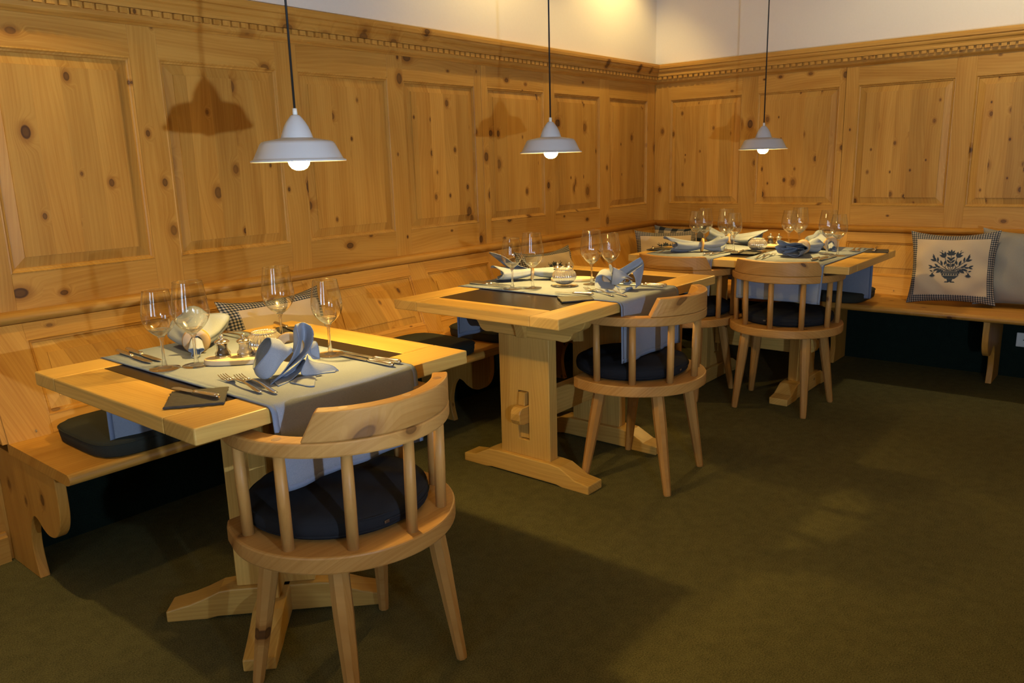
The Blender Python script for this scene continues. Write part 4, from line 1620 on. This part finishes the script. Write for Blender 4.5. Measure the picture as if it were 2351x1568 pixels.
def make_mill(label, x, y, fill):
    M = thing('salt_mill' if fill is SALT else 'pepper_mill', label, 'mill', (x, y, ZTR), 0, 'small acrylic mills')
    body = [(0.0, 0.0), (0.0195, 0.0), (0.0205, 0.003), (0.0205, 0.012), (0.0185, 0.0155), (0.0150, 0.019), (0.0142, 0.027), (0.0150, 0.034), (0.0175, 0.0385)]
    MB().lathe(body, 32).build('body', ACRYLIC, M)
    MB().lathe([(0.0, 0.004), (0.0155, 0.004), (0.0160, 0.012), (0.0120, 0.019), (0.0112, 0.027), (0.0125, 0.0365), (0.0, 0.0365)], 24).build('contents', fill, M)
    cap = [(0.0, 0.0385), (0.0185, 0.0385), (0.0200, 0.0405), (0.0195, 0.043), (0.0140, 0.0475), (0.0060, 0.0500), (0.0030, 0.0515), (0.0032, 0.053), (0.0055, 0.0555),
           (0.0060, 0.0585), (0.0045, 0.0615), (0.0, 0.0630)]
    MB().lathe(cap, 32).build('cap', SILVER, M)
    MB().lathe([(0.0198, 0.0), (0.0212, 0.0), (0.0212, 0.004), (0.0198, 0.004)], 32).build('base_band', SILVER, M)
    return M


make_tray('cream oval tray carrying the mills of the square table', -4.005, -0.985, R(-41))
mp0 = make_mill('pepper mill on the tray of the square table, filled with dark peppercorns', -4.036, -0.950, PEPPER)
ms0 = make_mill('salt mill on the tray of the square table, filled with white salt', -3.994, -0.990, SALT)
make_tray('cream oval tray carrying the mills of the middle table', -2.335, -0.915, R(-60))
dup(mp0, (-2.318, -0.885, ZTR), 0, 'pepper mill on the tray of the middle table, behind the wine glass stem')
dup(ms0, (-2.352, -0.848, ZTR), 0, 'salt mill on the tray of the middle table, behind the votive')
make_tray('cream oval tray carrying the mills of the corner table', -0.700, -1.175, R(-70))
dup(mp0, (-0.690, -1.148, ZTR), 0, 'pepper mill on the tray of the corner table, left of the two')
dup(ms0, (-0.690, -1.196, ZTR), 0, 'salt mill on the tray of the corner table, right of the two')


def make_votive(label, x, y, z):
    V = thing('ribbed_votive', label, 'candle holder', (x, y, z), 0, 'ribbed glass votives')
    n = 30
    prof = [(0.0, 0.0095), (0.020, 0.0095), (0.032, 0.014), (0.043, 0.024), (0.0495, 0.036), (0.0500, 0.046), (0.045, 0.058), (0.037, 0.067), (0.033, 0.071), (0.0345, 0.074),
            (0.031, 0.073), (0.029, 0.069), (0.036, 0.060), (0.040, 0.047), (0.036, 0.030), (0.0, 0.022)]
    c = [(max(p.x, 0), p.y) for p in cat_rom([(a, b_, 0) for a, b_ in prof], 2)]

    def rib(a, zz_):
        f = max(0.0, min(1.0, (zz_ - 0.010) / 0.01))
        return 1 + 0.055 * f * abs(math.cos(a * n / 2)) - 0.03 * f
    MB().lathe(c, n * 8, rib=rib).build('ribbed_bowl', MIRRORGLASS, V)
    MB().lathe([(0.0, 0.023), (0.019, 0.023), (0.019, 0.038), (0.0, 0.037)], 24).build('tea_light', simple('candle_wax', (0.80, 0.74, 0.6), 0.5), V)
    sp = [(0.0, 0.0065), (0.030, 0.0065), (0.047, 0.0045), (0.057, 0.0062), (0.0575, 0.0075), (0.046, 0.0060), (0.030, 0.0085), (0.0, 0.0085)]
    MB().lathe([(a, b_ - 0.004) for a, b_ in sp], 96, rib=lambda a, zz_: 1 + 0.018 * math.cos(a * 24)).build('scalloped_plate', GLASS, V)
    return V


vt = make_votive('ribbed votive on the square table, behind the upright napkin', -3.935, -0.998, ZR)
dup(vt, (-2.474, -0.970, ZR), 0, 'ribbed votive on the middle table')
dup(vt, (-0.962, -1.183, 0.7545), 0, 'ribbed votive on the corner table, between the runners')

# ------------------------------------------------------------------ napkins
NAP_FRONT={'A':[[(-23,9,101),(-36,-12,90),(-49,-16,76),(-61,-7,59),(-70,11,39),(-65,31,29),(-54,48,33),(-38,61,50),(-25,65,69),(-18,54,86),(-17,35,98)],[(-4,3,95),(-15,-20,82),(-29,-29,62),(-43,-25,38),(-57,-16,10),(-60,16,11),(-43,40,24),(-25,53,45),(-11,55,66),(-2,44,83),(-1,25,93)],[(8,-6,78),(3,-17,72),(-2,-23,63),(-8,-25,55),(-16,-25,48),(-11,-4,37),(-8,5,45),(4,15,52),(10,17,62),(14,15,69),(11,4,74)],[(19,-13,75),(15,-22,74),(15,-22,69),(14,-22,64),(12,-20,61),(16,-11,59),(21,-2,60),(21,-2,65),(22,-3,69),(23,-3,71),(21,-8,73)]],'B':[[(31,-21,130),(31,-27,109),(28,-31,88),(11,-32,60),(-8,-30,34),(-27,-24,14),(-60,-31,1)],[(64,-7,128),(71,1,105),(65,-1,79),(47,-7,51),(17,-12,32),(-14,-15,14),(-44,-7,1)],[(67,-32,122),(66,-44,103),(57,-44,78),(37,-43,53),(-4,-33,29),(-25,-25,12),(-64,-37,1)]],'Bl':[[(31,-21,130),(31,-27,109),(28,-31,88),(11,-32,60)],[(32,-9,114),(31,-9,99),(27,-12,81),(19,-18,65)],[(45,6,113),(46,5,97),(44,1,79),(32,-9,64)]],'B2':[[(40,-39,49),(14,-33,30),(-11,-29,17),(-33,-20,4),(-67,-40,1)],[(50,-10,35),(31,-8,15),(9,-6,3),(-17,-6,1),(-44,-6,1)],[(44,-29,39),(36,-36,25),(19,-37,12),(-25,-54,1),(-65,-67,1)]],'C':[[(50,-33,49),(51,-34,38),(69,-34,26),(91,-42,19),(106,-59,12),(111,-74,1)],[(41,-39,41),(42,-46,27),(56,-50,16),(74,-55,7),(92,-61,1),(106,-71,1)],[(30,-44,31),(17,-47,12),(25,-53,5),(49,-57,2),(74,-61,1),(98,-77,1)]],'D':[[(6,-40,1),(25,-53,3),(42,-64,2),(47,-67,1)],[(-8,-49,1),(10,-60,1),(27,-72,1),(40,-75,1)],[(-29,-63,1),(-27,-99,1),(-25,-132,1),(-16,-144,1)]],'E':[[(74,-49,38),(74,-49,57),(77,-40,75),(77,-28,79),(65,-31,76),(56,-37,63),(52,-47,46),(57,-50,40)],[(60,-40,48),(63,-42,62),(69,-34,74),(71,-23,77),(61,-29,75),(52,-35,65),(46,-43,56),(49,-44,51)],[(51,-34,57),(52,-34,60),(54,-30,62),(53,-29,63),(49,-32,63),(48,-32,60),(45,-36,58),(47,-37,57)]]}
NAP_SECOND={'A':[[(-46,74,48),(-21,71,71),(-6,58,79),(1,37,75),(-10,16,64)],[(-57,73,21),(-39,62,33),(-20,51,39),(-10,35,34),(-20,13,29)],[(-105,36,1),(-95,12,1),(-83,-9,1),(-71,-31,1),(-76,-64,1)]],'At':[[(-46,74,48),(-21,71,71),(-6,58,79),(1,37,75),(-10,16,64)],[(-70,56,59),(-65,39,67),(-56,23,62),(-44,14,59),(-29,8,52)],[(-73,60,47),(-70,47,57),(-61,31,62),(-48,20,52),(-29,9,36)]],'B':[[(-34,-2,94),(-40,-2,62),(-38,4,24)],[(-23,-39,76),(-39,-33,52),(-39,-22,26)],[(6,-67,46),(-29,-57,57),(-36,-38,37)]],'C':[[(-31,-6,23),(-23,-39,12),(4,-64,15)],[(-37,-26,8),(-26,-53,11),(1,-69,12)],[(-76,-59,1),(-87,-74,1),(49,-40,1)]],'L':[[(3,-4,78),(26,-23,93),(45,-44,110),(65,-67,126)],[(31,-12,53),(53,-29,69),(71,-48,87),(78,-69,112)],[(-1,-37,50),(18,-58,72),(46,-74,89),(68,-81,99)]],'R':[[(14,-61,68),(46,-74,87),(68,-81,99)],[(16,-73,43),(56,-71,57),(75,-74,69)],[(12,-76,9),(35,-76,17),(48,-78,22)]],'K':[[(-10,35,96),(-15,24,101),(-18,11,89)],[(-8,32,79),(-14,22,81),(-19,12,75)],[(-8,31,67),(-14,22,66),(-20,14,65)]],'S':[[(-16,-79,40),(-19,-73,31),(-27,-62,27),(-34,-50,30),(-37,-45,38),(-35,-48,47),(-30,-56,51),(-24,-66,49),(-20,-71,44),(-21,-70,37),(-25,-65,33),(-29,-57,33),(-32,-52,37),(-32,-52,42),(-30,-56,45)],[(11,-56,39),(8,-51,30),(1,-40,27),(-5,-30,30),(-8,-25,37),(-6,-28,44),(-2,-35,48),(4,-44,47),(7,-49,42),(6,-48,36),(3,-43,32),(-1,-36,32),(-4,-32,36),(-4,-32,40),(-2,-35,43)]]}



def pts3(rows):
    return [[Vector((a / 1000, b_ / 1000, c / 1000)) for a, b_, c in r] for r in rows]


def ring_part(Nk, c, axis, ro=0.037, ri=0.0165, th=0.012, tilt=0.0):
    """turned wooden ring: pale flat faces, orange rim"""
    ax = Vector(axis).normalized()
    q = ax.to_track_quat('Z', 'Y')
    prof = [(ri, -th / 2), (ri + 0.001, -th / 2 - 0.0005), (ro - 0.002, -th / 2), (ro, -th / 2 + 0.002), (ro, th / 2 - 0.002), (ro - 0.002, th / 2), (ri + 0.001, th / 2 + 0.0005), (ri, th / 2), (ri, -th / 2)]
    MB().lathe(prof, 40).build('napkin_ring', RINGWOOD, Nk, loc=c, rot=q.to_euler())
    MB().lathe([(ro + 0.0004, -th / 2 + 0.0015), (ro + 0.0012, -th / 2 + 0.003), (ro + 0.0012, th / 2 - 0.003), (ro + 0.0004, th / 2 - 0.0015)], 40).build('ring_rim', RINGBARK, Nk, loc=c, rot=q.to_euler())


def cloth_part(Nk, name, rows):
    MB().grid(rows).build(name, NAPKIN, Nk, solid=0.0017, offset=0.0)


def hems(Nk, lines):
    mb = MB()
    for ln in lines:
        mb.tube(ln, 0.0013, 6)
    mb.build('hem', RUNNER_HEM, Nk)


def hand_napkin(label, loc, data, rings):
    Nk = thing('linen_napkin', label, 'napkin', loc, 0, 'pale blue napkins in wooden rings')
    for key, rows in data.items():
        closed = key in ('E',) or (key == 'A' and len(rows[0]) > 8)
        nm = {'A': 'left_loop', 'B': 'main_fold', 'Bl': 'main_fold', 'B2': 'under_fold', 'C': 'tail', 'D': 'tail', 'E': 'rear_loop', 'At': 'left_fold',
              'L': 'peak_fold', 'R': 'side_fold', 'K': 'small_fold', 'S': 'rolled_fold'}[key]
        r = pts3(rows)
        if len(r) == 2:
            g = [resample(r[0], 40), resample(r[1], 40)]
        else:
            g = sheet_rows(r, 30 if closed else 18, 6, closed)
        mb = MB()
        mb.grid(g, closed=closed)
        mb.build(nm, NAPKIN, Nk, solid=0.0017, offset=0.0)
    lines = []
    for key, rows in data.items():
        r = pts3(rows)
        if key == 'A' and len(rows[0]) > 8 or key == 'E':
            lines.append(resample(r[0] + [r[0][0]], 40))
        elif key in ('B', 'B2', 'C', 'A', 'L', 'R'):
            lines.append(resample(r[0], 24))
            if key != 'A':
                lines.append(resample(r[-1], 24))
        elif key in ('D', 'K'):
            lines.append(resample(r[-1], 16))
    hems(Nk, lines)
    for c, ax in rings:
        ring_part(Nk, c, ax)
    return Nk


hand_napkin('pale blue napkin folded upright like a flower, at the front of the square table', (-4.03, -1.22, 0.7548), NAP_FRONT, [((0.035, 0.02, 0.066), (-0.75, -0.62, 0.25))])
hand_napkin('pale blue napkin with peaked fold, at the right of the middle table', (-2.44, -1.21, 0.7548), NAP_SECOND, [((0.0, 0.03, 0.045), (-0.6, -0.7, 0.35))])


def fan(L, r0, w1, h1, folds, amp, seed, skew=0.0, openz=0.0, m=48, n=14, droop=0.0):
    """a gathered cloth trumpet along +x, from the ring (x=0) to its open end"""
    rnd = random.Random(seed)
    p1, p2, p3 = (rnd.uniform(0, 6.28) for _ in range(3))
    rows = []
    for i in range(n + 1):
        t = i / n
        g = t ** 0.75
        w_ = r0 + (w1 - r0) * g
        h_ = r0 + (h1 - r0) * g
        row = []
        for j in range(m):
            a = 2 * PI * j / m
            k = 1 + amp * (0.35 + 0.65 * t) * (math.sin(folds * a + p1) * 0.7 + 0.5 * math.sin((folds + 2) * a + p2 + 2 * t))
            y = w_ * k * math.cos(a)
            z = h_ * k * math.sin(a)
            x = L * t * (1 + 0.16 * math.sin(a * 2 + p3) * t) + skew * t * math.sin(a)
            row.append([x, y, z])
        rows.append(row)
    return rows


def settle(rows, zc, end_up):
    """lay the trumpet on the table: axis height falls from the ring to the resting end"""
    out = []
    n = len(rows) - 1
    for i, row in enumerate(rows):
        t = i / n
        zmin = min(p[2] for p in row)
        rest = -zmin + 0.0015
        base = zc * (1 - t) + (rest + end_up) * t
        base = max(base, rest)
        out.append([Vector((p[0], p[1], p[2] + base)) for p in row])
    return out


def bow_napkin(label, loc, rz, big, small, seed, zc=0.0375, flap=None):
    Nk = thing('linen_napkin', label, 'napkin', (*loc, 0.7548), rz, 'pale blue napkins in wooden rings')
    ring_part(Nk, (0, 0, zc), (1, 0, 0.08))
    f = settle(fan(big[0], 0.013, big[1], big[2], 4, big[3], seed, big[4]), zc, 0.0)
    mb = MB()
    mb.grid(f, closed=True)
    mb.build('open_end', NAPKIN, Nk, solid=0.0017, offset=0.0)
    # inner gathered layer so that the open end shows folds
    f2 = settle(fan(big[0] * 0.86, 0.008, big[1] * 0.62, big[2] * 0.60, 5, big[3] * 1.3, seed + 5, -big[4]), zc, 0.004)
    mb = MB()
    mb.grid(f2, closed=True)
    mb.build('inner_fold', NAPKIN, Nk, solid=0.0017, offset=0.0)
    s = settle(fan(small[0], 0.013, small[1], small[2], 3, small[3], seed + 9), zc, 0.0)
    s = [[Vector((-p.x, p.y, p.z)) for p in r_] for r_ in s]
    mb = MB()
    mb.grid(s, closed=True)
    mb.build('gathered_end', NAPKIN, Nk, solid=0.0017, offset=0.0)
    hems(Nk, [f[-1] + [f[-1][0]], s[-1] + [s[-1][0]]])
    if flap:
        g = sheet_rows([[Vector(p) for p in r_] for r_ in flap], 18, 6)
        mb = MB()
        mb.grid(g)
        mb.build('raised_flap', NAPKIN, Nk, solid=0.0017, offset=0.0)
    return Nk


# big = (length, half width, half height, fold depth, skew)
bow_napkin('lying napkin whose wooden ring faces the camera, at the left of the square table', (-4.022, -0.790), R(57), (0.165, 0.085, 0.044, 0.20, 0.02), (0.052, 0.017, 0.013, 0.30), 11)
bow_napkin('lying napkin with a raised pointed flap, at the bench side of the middle table', (-2.405, -0.748), R(130), (0.150, 0.062, 0.030, 0.18, 0.01), (0.125, 0.045, 0.026, 0.22), 12,
           flap=[[(0.01, 0.0, 0.05), (0.07, 0.03, 0.075), (0.13, 0.035, 0.115), (0.185, 0.02, 0.132)],
                 [(0.02, -0.02, 0.045), (0.08, -0.01, 0.07), (0.13, -0.015, 0.10), (0.19, -0.01, 0.125)],
                 [(0.03, -0.04, 0.008), (0.08, -0.055, 0.03), (0.12, -0.055, 0.06), (0.175, -0.03, 0.110)]])
bow_napkin('long napkin lying across the left runner of the corner table', (-1.090, -0.918), R(124), (0.165, 0.056, 0.036, 0.26, 0.02), (0.115, 0.052, 0.036, 0.30), 13)
bow_napkin('pale napkin at the bench side of the corner table, behind the tall glasses', (-0.630, -0.880), R(-95), (0.190, 0.066, 0.042, 0.22, 0.02), (0.135, 0.050, 0.040, 0.28), 14)
bow_napkin('low napkin with a wide loop in front of the corner table mills', (-0.945, -1.425), R(172), (0.150, 0.085, 0.036, 0.22, 0.01), (0.115, 0.055, 0.030, 0.25), 15)
bow_napkin('napkin whose wooden ring faces the camera, at the bench side of the corner table', (-0.755, -1.505), R(40), (0.135, 0.085, 0.040, 0.22, 0.02), (0.040, 0.017, 0.013, 0.3), 16)
